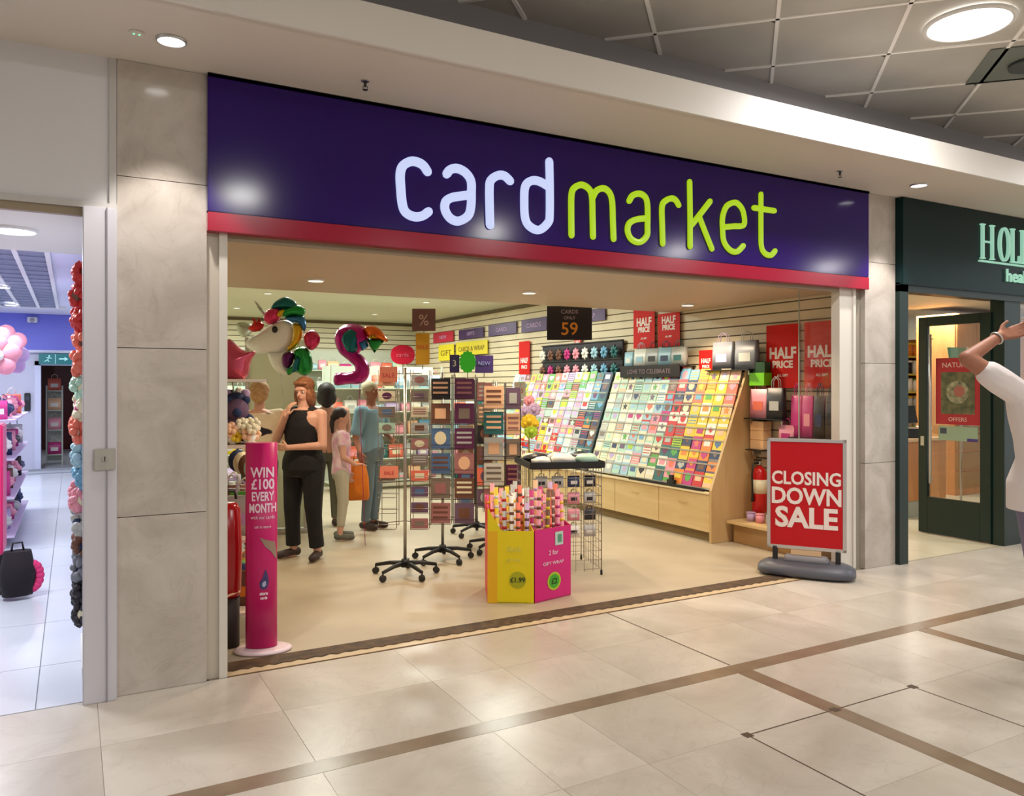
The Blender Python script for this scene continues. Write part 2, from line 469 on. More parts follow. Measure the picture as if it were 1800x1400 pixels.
TS = 0.76
o1, o2 = q0.dot(e1), q0.dot(e2)
tile_me = None
def ctile_mesh():
    b = MB(); g = 0.011
    b.bx(-TS / 2 + g, TS / 2 - g, -TS / 2 + g, TS / 2 - g, 0, 0.012)
    return b.mesh('ceiling_tile', ceiling_tile_m)
tile_me = ctile_mesh()
strip = MB()
lampxy = [Vector(p) for p in MALL_LAMPS]
nt_ = 0; far = MB()
for i in range(-16, 17):
    for j in range(-16, 17):
        c = e1 * (o1 + (i + .5) * TS) + e2 * (o2 + (j + .5) * TS)
        if not (-12.5 < c.x < 14.5 and -7.5 < c.y < 3.85): continue
        if 0.2 < c.x < 7.5 and 1.0 < c.y < 3.9:
            inst(tile_me, 'ceiling_tile', cb, (c.x, c.y, CZ), (0, 0, -ga)); nt_ += 1
        else:
            g = TS / 2 - 0.011
            vs = [far.bm.verts.new((c.x + e1.x * a + e2.x * d, c.y + e1.y * a + e2.y * d, CZ)) for a, d in ((-g, -g), (g, -g), (g, g), (-g, g))]
            far.bm.faces.new(vs)
o = far.build('ceiling_tile_field', ceiling_tile_m, cb); o['kind'] = 'stuff'
# triangular infill tiles against the wall
b = MB().bx(-13, 15, 3.6, 4.32, CZ + 0.004, CZ + 0.012); b.build('edge_tile', ceiling_tile_m, cb)
for k in range(-16, 18):
    for (d, p, off) in ((e1, e2, o2), (e2, e1, o1)):
        base = p * (off + k * TS)
        # clip against the ceiling rectangle
        t0, t1 = -20.0, 20.0
        for ax, lo, hi in ((0, -12.9, 14.9), (1, -7.9, 4.31)):
            if abs(d[ax]) > 1e-6:
                a, c = sorted(((lo - base[ax]) / d[ax], (hi - base[ax]) / d[ax])); t0, t1 = max(t0, a), min(t1, c)
        if t1 - t0 < 0.3: continue
        A = base + d * t0; B = base + d * t1; m = (A + B) / 2
        near = 0.0 < max(A.x, B.x) and max(A.y, B.y) > 1.0 and min(A.x, B.x) < 8
        MB().box((0, 0, 0), ((B - A).length, 0.024, 0.014)).build('ceiling_grid_rail', grid_m, cb, loc=(m.x, m.y, CZ - 0.001), rot=(0, 0, math.atan2(d.y, d.x)))

def round_lamp(x, y, z, r, name, label, group=None, m=lamp_face, trim=white_pl, deep=0.02):
    t = thing(name, label, 'ceiling light', (x, y, z), 0, group)
    b = MB(); n = 32
    prof = [(r * 1.12, 0), (r * 1.12, -0.012), (r * 1.02, -deep), (r, -deep + 0.004), (r * 0.98, -0.004)]
    rings = [[b.bm.verts.new((q * cos(2 * pi * k / n), q * sin(2 * pi * k / n), h)) for k in range(n)] for q, h in prof]
    for A, B in zip(rings, rings[1:]):
        for k in range(n): f = b.bm.faces.new((A[k], A[(k + 1) % n], B[(k + 1) % n], B[k])); f.smooth = True
    b.build('lamp_ring', trim, t)
    b = MB(); b.bm.faces.new([b.bm.verts.new((r * .99 * cos(2 * pi * k / n), r * .99 * sin(2 * pi * k / n), -0.008)) for k in range(n)])
    b.build('lamp_face', m, t)
    return t
for i, (x, y) in enumerate(MALL_LAMPS):
    lab = 'large round lit ceiling lamp in the grey tiled ceiling, top right' if i == 0 else 'round mall ceiling lamp out of view behind the camera'
    round_lamp(x, y, CZ - 0.01, 0.235, 'round_ceiling_lamp', lab, None if i == 0 else 'mall ceiling lamps out of view')
for x, y, w in ((0.42, 4.17, 'left marble pillar'), (6.19, 4.15, 'right marble pillar')):
    round_lamp(x, y, 3.28, 0.062, 'downlight', 'small round downlight in the soffit above the ' + w, 'soffit downlights', deep=0.015, trim=steel)
def sprinkler(x, y, z, lab):
    t = thing('sprinkler', lab, 'sprinkler', (x, y, z))
    MB().tube([(0, 0, 0), (0, 0, -0.006)], 0.022, 14).build('ceiling_plate', steel, t)
    MB().tube([(0, 0, 0), (0, 0, -0.035)], 0.008, 8).build('stem', black, t)
    b = MB().tube([(0.012, 0, -0.03), (0.014, 0, -0.05)], 0.002, 5).tube([(-0.012, 0, -0.03), (-0.014, 0, -0.05)], 0.002, 5).tube([(0, 0, -0.05), (0, 0, -0.053)], 0.014, 10)
    b.build('deflector', black, t)
sprinkler(1.41, 4.21, 3.28, 'small dark sprinkler in the soffit above the left half of the purple sign')
sprinkler(5.25, 4.18, 3.28, 'small dark sprinkler in the soffit above the right end of the purple sign')
t = thing('ceiling_marker', 'small white ceiling sensor with two green marks left of the downlight', 'marker', tuple(on_z(240, 57, 3.28)))  # plain disc with two small glowing green marks
MB().tube([(0, 0, 0), (0, 0, -0.008)], 0.035, 18).build('marker_disc', soffit_paint, t)
for dx in (-0.012, 0.012): MB().tube([(dx, 0, -0.006), (dx, 0, -0.011)], 0.005, 8).build('green_mark', mat('green_mark_glow', (0.2, 0.9, 0.45), 0.4, emit=1.2), t)
# air grille at the right edge of the mall ceiling
gp = on_z(1792, 100, CZ)
t = thing('ceiling_speaker', 'dark square grille panel at the right edge of the mall ceiling', 'ceiling grille', (gp.x + .16, gp.y + .02, CZ - 0.004), -ga)
MB().bx(-.33, .33, -.33, .33, -0.004, 0.0).build('panel', mat('green_grey_panel', srgb(112, 118, 110), 0.6), t)
MB().tube([(0, 0, -0.004), (0, 0, -0.03)], 0.13, 28).build('round_grille', mat('dark_grille', srgb(60, 66, 66), 0.6), t)

# ---- mall walls out of view and outer shell
struct(MB().bx(-13, 15, -8.1, -8, 0, 3.98).build('wall_mall_opposite', mat('opposite_wall', srgb(186, 176, 166), 0.6)))

# ---- card shop shell
cream = mat('shop_wall_cream', srgb(214, 206, 180), 0.6)
slat_m = mat('slatwall_plank', srgb(222, 208, 178), 0.5, noise=(3, srgb(212, 196, 166), 3, 0.3, 0.7))
WX = 6.30
wr = struct(MB().bx(WX + .012, WX + .1, 4.62, 15.75, 0, 3.0).build('wall_right', mat('slat_groove', srgb(120, 106, 84), 0.8)))
zz = 0.05
while zz < 2.85:
    MB().bx(WX, WX + .03, 4.64, 15.7, zz, zz + 0.085).build('slat', slat_m, wr); zz += 0.10
struct(MB().bx(0.55, 0.65, 4.7, 15.75, 0, 3.0).build('wall_left', cream))
wbk = struct(MB().bx(0.65, WX, 15.62, 15.75, 0, 3.0).build('wall_back', mat('slat_groove', (0, 0, 0))))
zz = 0.05
while zz < 2.85:
    MB().bx(0.66, WX, 15.58, 15.62, zz, zz + 0.085).build('slat', cream, wbk); zz += 0.10
struct(MB().bx(0.65, WX + .05, 4.60, 7.3, 2.47, 2.60).build('ceiling_entrance', mat('warm_ceiling', srgb(196, 176, 150), 0.55)))
struct(MB().bx(0.65, WX + .05, 7.3, 15.7, 2.90, 3.0).build('ceiling_card_shop', mat('inner_ceiling', srgb(206, 204, 180), 0.7)))
struct(MB().bx(0.65, WX, 7.28, 7.34, 2.47, 3.0).build('trim_ceiling_step', mat('warm_ceiling', (0, 0, 0))))
for k, (x, y) in enumerate(SHOP_SPOTS):
    lab = ('round warm downlight left of the unicorn balloon, shop entrance ceiling', 'middle warm downlight in the shop entrance ceiling', 'warm downlight above the red posters, right end of the entrance ceiling')[k]
    lab = lab.replace('left of', 'above') if k == 0 else lab
    round_lamp(x, y, 2.47, 0.062, 'downlight', lab, 'shop entrance downlights', m=lamp_warm)
for k, x in enumerate((2.4, 4.8)):
    for j, y in enumerate((9.0, 11.4, 13.8)):
        round_lamp(x, y, 2.90, 0.055, 'downlight', 'small added downlight in the inner shop ceiling, %s row, %s' % (('near', 'middle', 'far')[j], ('left', 'right')[k]), 'added inner shop downlights', m=mat('added_lamp_face', (1, 1, .92), .5, emit=2.0), deep=.015)  # added fittings, so the inner fill lights have a source

# ---- jambs of the card shop opening
jm = mat('jamb_white', srgb(198, 188, 174), 0.4)
struct(MB().bx(0.634, 0.743, 4.575, 4.80, 0, 2.45).build('trim_left_jamb', jm))
struct(MB().bx(0.70, 0.743, 4.555, 4.60, 0, 2.45).build('trim_left_jamb_edge', mat('jamb_light', srgb(214, 208, 198), 0.35)))
struct(MB().bx(5.74, 5.90, 4.575, 4.66, 0, 2.47).build('trim_right_jamb', mat('jamb_light', (0, 0, 0))))
struct(MB().bx(5.90, 6.03, 4.59, 4.70, 0, 2.47).build('trim_right_jamb_recess', mat('jamb_grey', srgb(150, 142, 130), 0.5)))
struct(MB().bx(5.90, 5.93, 4.56, 4.61, 0, 2.47).build('trim_right_jamb_rib', mat('jamb_light', (0, 0, 0))))
struct(MB().bx(0.64, 6.03, 4.60, 4.70, 2.44, 3.30).build('wall_above_opening', jm))
struct(MB().bx(0.743, 5.74, 4.58, 4.62, 2.40, 2.45).build('trim_shutter_bottom', mat('shutter_rail', srgb(150, 134, 108), 0.4)))
# glass return panel behind the right jamb
t = thing('glass_panel', 'clear glass side panel with a thin bright edge behind the red sale sign', 'glass panel', (5.775, 4.67, 0))
MB().bx(-.004, .004, 0.0, .37, 0.05, 2.46).build('glass', mat('clear_glass', (1, 1, 1), 0.02, trans=1.0, alpha=0.07), t)
MB().bx(-.005, .005, .366, .372, 0.05, 2.46).build('glass_edge', mat('glass_edge', srgb(170, 180, 160), 0.2), t)

# ---- left neighbour shop
lw = mat('left_shop_wall', srgb(206, 206, 222), 0.5)
struct(MB().bx(-3.2, 0.20, 4.56, 4.64, 2.50, 3.30).build('wall_left_shop_fascia', cool_white))
struct(MB().bx(-3.2, 0.20, 4.54, 4.57, 2.50, 2.53).build('trim_left_fascia', mat('fascia_edge', srgb(190, 186, 182), 0.4)))
struct(MB().bx(0.165, 0.198, 4.545, 4.58, 2.53, 3.28).build('trim_fascia_side', mat('fascia_edge', (0, 0, 0))))
struct(MB().bx(-3.2, 0.05, 4.56, 4.60, 2.46, 2.50).build('trim_left_head', mat('shutter_rail', (0, 0, 0))))
struct(MB().bx(0.045, 0.198, 4.50, 4.64, 0, 2.50, bevel=0.004).build('trim_left_shop_post', mat('post_lilac_white', srgb(206, 204, 212), 0.35)))
struct(MB().bx(0.15, 0.156, 4.492, 4.505, 0, 2.50).build('trim_post_groove', mat('post_groove', srgb(150, 148, 156), 0.4)))
struct(MB().bx(0.135, 0.55, 4.64, 15.7, 0, 3.0).build('wall_party', lw))
struct(MB().bx(-3.2, -3.1, 4.6, 17.6, 0, 3.1).build('wall_left_shop_side', lw))
white_tile = mat('white_floor_tile', srgb(216, 220, 228), 0.25, noise=(0.8, srgb(200, 206, 216), 4, 0.3, 0.7))
lf = struct(MB().bx(-3.2, 0.6, 4.56, 23, -0.2, -0.006).build('floor_left_shop', mat('pale_joint', srgb(150, 156, 166), 0.6)))
yy = 4.56
ys = [4.56, 5.25, 6.2, 7.15, 8.1, 9.05, 10.0, 10.95, 11.9, 12.85, 13.8, 14.75, 15.7, 16.65, 17.5, 23.0]
xs_ = [-3.2, -2.07, -1.12, -0.16, 0.6]
for a, c in zip(xs_, xs_[1:]):
    for d, e in zip(ys, ys[1:]):
        MB().bx(a + .003, c - .003, d + .003, e - .003, -.02, 0).build('floor_tile', white_tile, lf)
struct(MB().bx(-3.2, 0.14, 4.6, 17.5, 2.95, 3.05).build('ceiling_left_shop', mat('left_ceiling', srgb(214, 214, 232), 0.6)))
struct(MB().bx(-3.2, 0.14, 4.6, 6.9, 2.60, 2.64).build('ceiling_left_shop_front', mat('left_front_ceiling', srgb(226, 220, 208), 0.6)))
w2 = struct(MB().bx(-3.2, -0.52, 17.5, 17.6, 0, 3.1).bx(0.04, 0.55, 17.5, 17.6, 0, 3.1).bx(-0.52, 0.04, 17.5, 17.6, 1.98, 3.1).build('wall_left_shop_back', lw))
struct(MB().bx(-3.1, 0.12, 17.40, 17.5, 2.27, 2.95).build('trim_purple_band', mat('periwinkle_band', srgb(118, 122, 222), 0.5)))
struct(MB().bx(-3.1, 0.12, 17.38, 17.5, 2.22, 2.27).build('trim_band_edge', mat('band_edge', srgb(220, 220, 240), 0.5)))
struct(MB().bx(-0.62, -0.52, 17.36, 17.52, 0, 2.06).bx(0.04, .06, 17.36, 17.52, 0, 2.06).bx(-0.62, .06, 17.36, 17.52, 1.98, 2.06).build('door_frame_back', mat('pale_door_frame', srgb(206, 210, 234), 0.5)))
struct(MB().bx(-2.2, 1.2, 22.9, 23.0, 0, 3.0).build('wall_back_passage', mat('maroon_wall', srgb(92, 44, 46), 0.6)))
struct(MB().bx(-1.2, -1.1, 17.6, 22.9, 0, 3.0).build('wall_passage_left', lw))
struct(MB().bx(0.5, .6, 17.6, 22.9, 0, 3.0).build('wall_passage_right', mat('maroon_wall', (0, 0, 0))))
struct(MB().bx(-1.2, .6, 17.6, 23.0, 2.6, 2.7).build('ceiling_passage', lw))

# ---- green shop on the right
gdark = mat('bottle_green_gloss', srgb(2, 32, 32), 0.18, spec=.22)
gframe = mat('bottle_green_frame', srgb(6, 34, 30), 0.3)
GX = 6.44
struct(MB().bx(GX, 15, 4.58, 4.70, 2.50, 3.30).build('wall_green_shop_head', gframe))
struct(MB().bx(GX, 6.56, 4.50, 4.66, 0, 2.50).build('trim_green_left_post', gframe))
struct(MB().bx(GX, 15, 4.50, 4.62, 2.44, 2.52).build('trim_green_head', gframe))
struct(MB().bx(8.10, 8.38, 4.52, 4.66, 0, 2.50).build('trim_green_middle_post', gframe))
struct(MB().bx(8.38, 15, 4.52, 4.62, 0, 0.5).build('wall_green_stall_riser', gframe))
w1 = struct(MB().bx(8.38, 15, 4.56, 4.568, 0.5, 2.46).build('window_1', mat('shop_window_glass', (0.95, 1, 0.98), 0.03, trans=1.0, alpha=0.35)))
gfl = struct(MB().bx(GX - .02, 15, 4.56, 10.1, -0.2, -0.004).build('floor_green_shop', mat('pale_joint2', srgb(150, 140, 124), 0.6)))
for i in range(9):
    for j in range(8):
        MB().bx(GX + i * .7 + .003, GX + (i + 1) * .7 - .003, 4.57 + j * .7 + .003, 4.57 + (j + 1) * .7 - .003, -.02, 0).build('floor_tile', mat('cream_floor_tile', srgb(214, 204, 178), 0.3, noise=(1.5, srgb(200, 188, 160), 4, .3, .7)), gfl)
struct(MB().bx(GX - .04, 15, 4.7, 10, 2.75, 2.85).build('ceiling_green_shop', mat('green_shop_ceiling', srgb(210, 206, 188), 0.6)))
struct(MB().bx(GX - .04, 15, 10, 10.1, 0, 2.85).build('wall_green_shop_back', mat('green_shop_wall', srgb(214, 206, 176), 0.6)))
struct(MB().bx(GX - .04, GX, 4.66, 10, 0, 2.85).build('wall_green_shop_left', mat('green_shop_wall', (0, 0, 0))))
# ================================================================ signs on the fronts
def smooth_pts(P, k=5):
    out = []
    n = len(P)
    for i in range(n - 1):
        p0, p1, p2, p3 = P[max(i - 1, 0)], P[i], P[i + 1], P[min(i + 2, n - 1)]
        for j in range(k):
            t = j / k
            out.append(tuple(0.5 * (2 * p1[a] + (p2[a] - p0[a]) * t + (2 * p0[a] - 5 * p1[a] + 4 * p2[a] - p3[a]) * t * t + (3 * p1[a] - p0[a] - 3 * p2[a] + p3[a]) * t ** 3) for a in range(len(p1))))
    out.append(tuple(P[-1])); return out
purple_gloss = mat('purple_gloss_panel', srgb(42, 14, 100), 0.13, spec=.28)
magenta_gloss = mat('crimson_gloss_strip', srgb(158, 10, 46), 0.2, spec=.3)
lit_white = mat('lit_lavender_white', srgb(60, 64, 90), 0.4, emit=0.92, ecol=srgb(206, 216, 252))
lit_lime = mat('lit_lime', srgb(50, 70, 6), 0.4, emit=0.85, ecol=srgb(182, 218, 26))
t = thing('shop_sign', 'long glossy purple shop fascia with lit cardmarket lettering over the open shopfront', 'shop sign', (0.634, FY - 0.0, 2.43))
SX, SY, SZ = 0.634, FY, 2.43
MB().bx(0, 5.396, -0.045, 0.045, 0.105, 0.832, bevel=0.004).build('sign_panel', purple_gloss, t)
MB().bx(0, 5.396, -0.048, 0.045, 0.0, 0.103, bevel=0.003).build('lower_strip', magenta_gloss, t)
MB().bx(0, 5.396, -0.05, -0.02, 0.832, 0.846).build('top_rail', mat('pale_rail', srgb(150, 136, 140), 0.4), t)
LY = FY - 0.055
def letter(ch, strokes, r, m):
    mb = MB()
    for st in strokes:
        P = []
        for X, Y in st:
            q = on_y(660 + X / 2.432, 240 + Y / 2.432, LY); P.append((q.x - SX, q.z - SZ))
        P = smooth_pts(P) if len(P) > 2 else P
        a, b_ = Vector((P[0][0], 0, P[0][1])), Vector((P[-1][0], 0, P[-1][1]))
        full = [Vector((x, 0, z)) for x, z in P]
        d0 = (full[0] - full[1]).normalized(); d1 = (full[-1] - full[-2]).normalized()
        head = [full[0] + d0 * r * sin(k) for k in (pi / 2 * .97, 1.1, .6)]; tail = [full[-1] + d1 * r * sin(k) for k in (.6, 1.1, pi / 2 * .97)]
        rr = [r * cos(pi / 2 * .97), r * cos(1.1), r * cos(.6)] + [r] * len(full) + [r * cos(.6), r * cos(1.1), r * cos(pi / 2 * .97)]
        mb.tube(head + full + tail, rr, 10)
    for v in mb.bm.verts: v.co.y = (LY - SY) + max(-0.012, min(0.012, v.co.y * 0.9)) 
    mb.build('letter', m, t)
C1 = 0.0285; C2 = 0.0225
letter('c', [[(222, 150), (205, 125), (180, 110), (150, 107), (118, 125), (106, 160), (108, 220), (115, 290), (130, 325), (165, 343), (200, 340), (226, 322)]], C1, lit_white)
letter('a', [[(305, 160), (320, 142), (350, 137), (385, 155), (408, 190), (410, 240), (408, 300), (395, 340), (355, 362), (320, 350), (298, 315), (300, 280), (325, 262), (365, 255), (405, 250)]], C1, lit_white)
letter('r', [[(490, 378), (488, 300), (487, 230), (492, 190), (520, 168), (550, 168), (575, 190)]], C1, lit_white)
letter('d', [[(743, 108), (745, 200), (745, 330), (738, 368), (700, 400), (660, 385), (640, 350), (636, 280), (640, 215), (665, 190), (700, 192), (740, 215)]], C1, lit_white)
letter('m', [[(838, 422), (837, 330), (838, 250), (850, 220), (880, 207), (910, 222), (925, 255), (928, 340), (930, 428)], [(928, 262), (945, 232), (975, 222), (1000, 240), (1012, 280), (1015, 360), (1018, 438)]], C2, lit_lime)
letter('a', [[(1085, 275), (1100, 252), (1130, 245), (1155, 262), (1163, 300), (1163, 380), (1160, 425), (1130, 452), (1095, 440), (1078, 405), (1085, 372), (1115, 355), (1160, 350)]], C2, lit_lime)
letter('r', [[(1228, 458), (1226, 380), (1225, 300), (1240, 275), (1265, 265), (1283, 272), (1296, 293)]], C2, lit_lime)
letter('k', [[(1343, 195), (1345, 340), (1345, 470)], [(1430, 278), (1390, 330), (1352, 378)], [(1385, 345), (1410, 410), (1438, 480)]], C2, lit_lime)
letter('e', [[(1486, 388), (1530, 384), (1575, 378), (1572, 322), (1552, 290), (1530, 283), (1500, 300), (1484, 345), (1484, 400), (1490, 450), (1515, 485), (1545, 493), (1572, 468)]], C2, lit_lime)
letter('t', [[(1648, 248), (1648, 400), (1650, 470), (1665, 500), (1690, 508), (1708, 490)], [(1618, 305), (1705, 318)]], C2, lit_lime)

# green neighbour fascia
gt = thing('green_shop_sign', 'dark green gloss fascia with pale serif lettering at the right edge', 'shop sign', (6.44, 4.50, 2.50))
MB().bx(0, 8.0, -0.03, 0.08, 0.0, 0.775, bevel=0.004).build('sign_panel', gdark, gt)
mint = mat('lit_mint', srgb(70, 110, 90), 0.4, emit=0.62, ecol=srgb(176, 232, 204))
mint_d = mat('mint_dim', srgb(60, 100, 80), 0.4, emit=0.28, ecol=srgb(150, 206, 180))
def glyph(strokes, x0, w, zb, h, ser=True, wd=0.028):
    b = MB(); Yf = -0.045
    for s_ in strokes:
        k = s_[0]
        if k == 'v':                      # stem with two serifs
            x = x0 + s_[1] * w; b.bx(x - wd / 2 * s_[2], x + wd / 2 * s_[2], Yf - .01, Yf + .015, zb, zb + h)
            for z in (zb, zb + h - .012): b.bx(x - wd * 1.15, x + wd * 1.15, Yf - .01, Yf + .015, z, z + .012)
        elif k == 'h':
            z = zb + s_[3] * h; b.bx(x0 + s_[1] * w, x0 + s_[2] * w, Yf - .01, Yf + .015, z, z + .014)
        elif k == 'l':
            a = Vector((x0 + s_[1] * w, Yf, zb + s_[2] * h)); c = Vector((x0 + s_[3] * w, Yf, zb + s_[4] * h)); d = c - a
            b.box((a + c) / 2, (d.length, .025, wd * s_[5]), (0, -math.atan2(d.z, d.x), 0))
        elif k == 'o':
            n = 26; R = []
            for j in range(n):
                a = 2 * pi * j / n
                R.append((b.bm.verts.new((x0 + w / 2 + w / 2 * cos(a), Yf - .01, zb + h / 2 + h / 2 * sin(a))), b.bm.verts.new((x0 + w / 2 + (w / 2 - wd) * cos(a), Yf - .01, zb + h / 2 + (h / 2 - .014) * sin(a))),
                          b.bm.verts.new((x0 + w / 2 + w / 2 * cos(a), Yf + .015, zb + h / 2 + h / 2 * sin(a))), b.bm.verts.new((x0 + w / 2 + (w / 2 - wd) * cos(a), Yf + .015, zb + h / 2 + (h / 2 - .014) * sin(a)))))
            for j in range(n):
                A, B = R[j], R[(j + 1) % n]
                for q in ((A[0], B[0], B[1], A[1]), (A[0], A[2], B[2], B[0]), (A[1], B[1], B[3], A[3])): b.bm.faces.new(q)
        elif k == 'dd':
            pts_ = [(x0 + .25 * w, zb + h)] + [(x0 + .25 * w + .7 * w * cos(a), zb + h / 2 + h / 2 * sin(a)) for a in [pi / 2 - j * pi / 10 for j in range(1, 10)]] + [(x0 + .25 * w, zb)]
            b.tube([Vector((x, Yf, z)) for x, z in pts_], wd * .5, 6)
    return b
zb, hh = 0.315, 0.335
glyph([('v', .16, 1.0), ('v', .62, 1.0), ('h', .16, .62, .48)], 1.13, .34, zb, hh).build('letter', mint, gt)
glyph([('o',)], 1.45, .19, zb, hh, wd=.036).build('letter', mint, gt)
glyph([('v', .3, 1.1), ('h', .3, 1.0, 0.0), ('l', .95, 0, 1.0, .22, .6)], 1.64, .16, zb, hh).build('letter', mint, gt)
glyph([('v', .3, 1.1), ('h', .3, 1.0, 0.0), ('l', .95, 0, 1.0, .22, .6)], 1.81, .16, zb, hh).build('letter', mint, gt)
glyph([('l', .05, 0, .5, 1, .5), ('l', .5, 1, .95, 0, 1.1), ('h', .25, .75, .35)], 1.98, .22, zb, hh).build('letter', mint, gt)
glyph([('v', .12, .7), ('l', .12, 1, .85, 0, 1.1), ('v', .88, .7)], 2.24, .24, zb, hh).build('letter', mint, gt)
glyph([('v', .22, 1.1), ('dd',)], 2.52, .24, zb, hh).build('letter', mint, gt)
MB().bx(1.13, 2.95, -0.055, -0.03, 0.285, 0.30).build('underline', mint, gt)
lettering('health food', 0.17, mint, gt, (1.56, -0.05, 0.125), bold=0.004, align='LEFT', sx=1.25, depth=0.012)

# key switch on the lilac post
t = thing('key_switch', 'small grey key switch plate on the pale post left of the marble pillar', 'switch', tuple(on_y(184, 808, 4.498)))
MB().bx(-.05, .05, -.012, .002, -.055, .055, bevel=.004).build('plate', mat('switch_plate', srgb(176, 172, 166), .4, .3), t)
b = MB().tube([(0, -.012, .004), (0, -.02, .004)], .014, 14); b.build('key_barrel', steel, t)
MB().bx(-.0025, .0025, -.0215, -.019, -.008, .016).build('key_slot', black, t)

# ---------------------------------------------------------------- red posters
red_p = mat('sale_red_paper', srgb(206, 20, 14), 0.6, spec=.25)
white_ink = mat('white_print', srgb(238, 226, 220), 0.5)
def poster(label, corner_low, w, h, rz, lines, group=None, col=red_p, thick=0.004, cat='poster', ink=white_ink, name='sale_poster', extra=None):
    """origin bottom centre, faces local -y"""
    t = thing(name, label, cat, corner_low, rz, group)
    MB().box((0, 0, h / 2), (w, thick, h), bevel=0.0).build('poster_sheet', col, t)
    for txt, sz, z, bo, sx in lines:
        lettering(txt, sz, ink, t, (0, -thick / 2 - 0.0012, z), bold=bo, sx=sx)
    return t
half = [('HALF', .155, .30, .006, .95), ('PRICE', .098, .205, .004, 1.05), ('ALL GIFT', .035, .115, .001, 1.0)]
PX = WX - .035
for k, (y0, y1, who) in enumerate(((5.46, 5.885, 'left'), (4.98, 5.40, 'right'))):
    poster('large red HALF PRICE poster above the pavement sign, the %s of the pair' % who, (PX, (y0 + y1) / 2, 1.575), abs(y1 - y0), .64, -pi / 2, half, 'large half price posters')
for k, (y0, y1, who) in enumerate(((7.68, 8.10, 'left'), (7.22, 7.62, 'right'))):
    poster('red HALF PRICE poster near the ceiling beside the 59 sign, the %s one' % who, (PX, (y0 + y1) / 2, 2.07), abs(y1 - y0), .60 if k == 0 else .40, -pi / 2,
           [('HALF', .14, .28, .005, .9), ('PRICE', .09, .20, .004, 1.0), ('ALL GIFT', .03, .11, .001, 1.0)] if k == 0 else [('PRICE', .09, .20, .004, 1.0), ('HALF', .12, .28, .004, .9), ('ALL GIFT', .03, .11, .001, 1.0)], 'half price posters near the ceiling')
poster('narrow red HALF PRICE poster above the left end of the card display', (PX, 10.9, 1.60), .34, .70, -pi / 2, [('HALF', .11, .36, .004, .9), ('PRICE', .07, .27, .003, 1.0), ('ALL GIFT', .03, .1, .001, 1)], 'narrow half price posters')
poster('narrow red HALF PRICE poster between the blue and the grey gift bags', (PX, 6.78, 1.70), .22, .30, -pi / 2, [('HALF', .07, .155, .003, .9), ('PRICE', .045, .10, .002, 1.0)], 'narrow half price posters')
poster('small red price card just under the black 59 sign', (PX - .02, 9.35, 2.10), .16, .20, -pi / 2, [('SALE', .05, .1, .002, 1.0)])

# hanging black price sign
dk = mat('black_card', srgb(26, 16, 22), 0.35)
ora = mat('orange_print', srgb(226, 142, 30), 0.5)
p = on_y(1001, 598, 7.56)
t = thing('hanging_price_sign', 'black hanging sign with orange 59, in front of the purple header boards', 'hanging sign', (p.x, p.y, p.z), -YAW)
MB().bx(-.255, .255, -.006, .006, 0, .385).build('sign_board', dk, t)
lettering('CARDS', .062, mat('grey_print', srgb(150, 130, 140), .5), t, (0, -.008, .30), bold=.001)
lettering('ONLY', .05, mat('grey_print', (0, 0, 0)), t, (0, -.008, .235), bold=.001)
lettering('59', .20, ora, t, (.0, -.008, .06), bold=.002)
for sx in (-.2, .2): MB().tube([(sx, 0, .385), (sx, 0, 2.9 - p.z)], .002, 5).build('cord', steel, t)

# purple and red header boards on the right wall
hp = mat('purple_header', srgb(64, 28, 92), .35); hr = mat('crimson_header', srgb(190, 30, 64), .4)
for k, (u0, u1, v0, v1, m_, lab, txt) in enumerate((
        (762, 797, 584, 602, hr, 'crimson header board, farthest along the right wall', 'NEW'),
        (807, 850, 578, 595, hp, 'purple header board just right of the crimson one', 'GIFTS'),
        (859, 908, 569, 589, hp, 'purple header board, second from the crimson one', 'CARDS'),
        (917, 961, 560, 583, hp, 'purple header board partly behind the black 59 sign', 'CARDS'),
        (1008, 1064, 545, 566, hp, 'purple header board showing right of the black 59 sign', 'WRAP'))):
    a, b_ = on_x(u0, v0, WX - .03), on_x(u1, v0, WX - .03); c = on_x((u0 + u1) / 2, v1, WX - .03); d = on_x((u0 + u1) / 2, v0, WX - .03)
    t = thing('header_board', lab, 'header board', (WX - .03, (a.y + b_.y) / 2, c.z), -pi / 2, 'header boards on the right wall')
    w = abs(a.y - b_.y); h = max(.14, d.z - c.z)
    MB().bx(-w / 2, w / 2, -.006, .006, 0, h).build('board', m_, t)
    lettering(txt, h * .5, mat('lilac_print', srgb(190, 160, 205), .5), t, (0, -.009, h * .32), sx=1.4)
yel = mat('yellow_banner', srgb(226, 208, 40), .45)
for (u0, u1, v0, v1, txt, lab) in ((771, 798, 606, 634, 'GIFT', 'short yellow banner under the crimson header board'), (802, 857, 600, 624, 'CARDS & WRAP', 'long yellow banner under the first purple header boards')):
    a, b_ = on_x(u0, v0, WX - .04), on_x(u1, v0, WX - .04); d = on_x((u0 + u1) / 2, v0, WX - .04); c = on_x((u0 + u1) / 2, v1, WX - .04)
    t = thing('yellow_banner', lab, 'banner', (WX - .04, (a.y + b_.y) / 2, c.z), -pi / 2)
    w = abs(a.y - b_.y); h = d.z - c.z
    MB().bx(-w / 2, w / 2, -.004, .004, 0, h).build('banner_sheet', yel, t)
    lettering(txt, h * .5, mat('brown_print', srgb(120, 90, 20), .5), t, (0, -.007, h * .3), sx=min(1.6, w / (len(txt) * h * .36)))

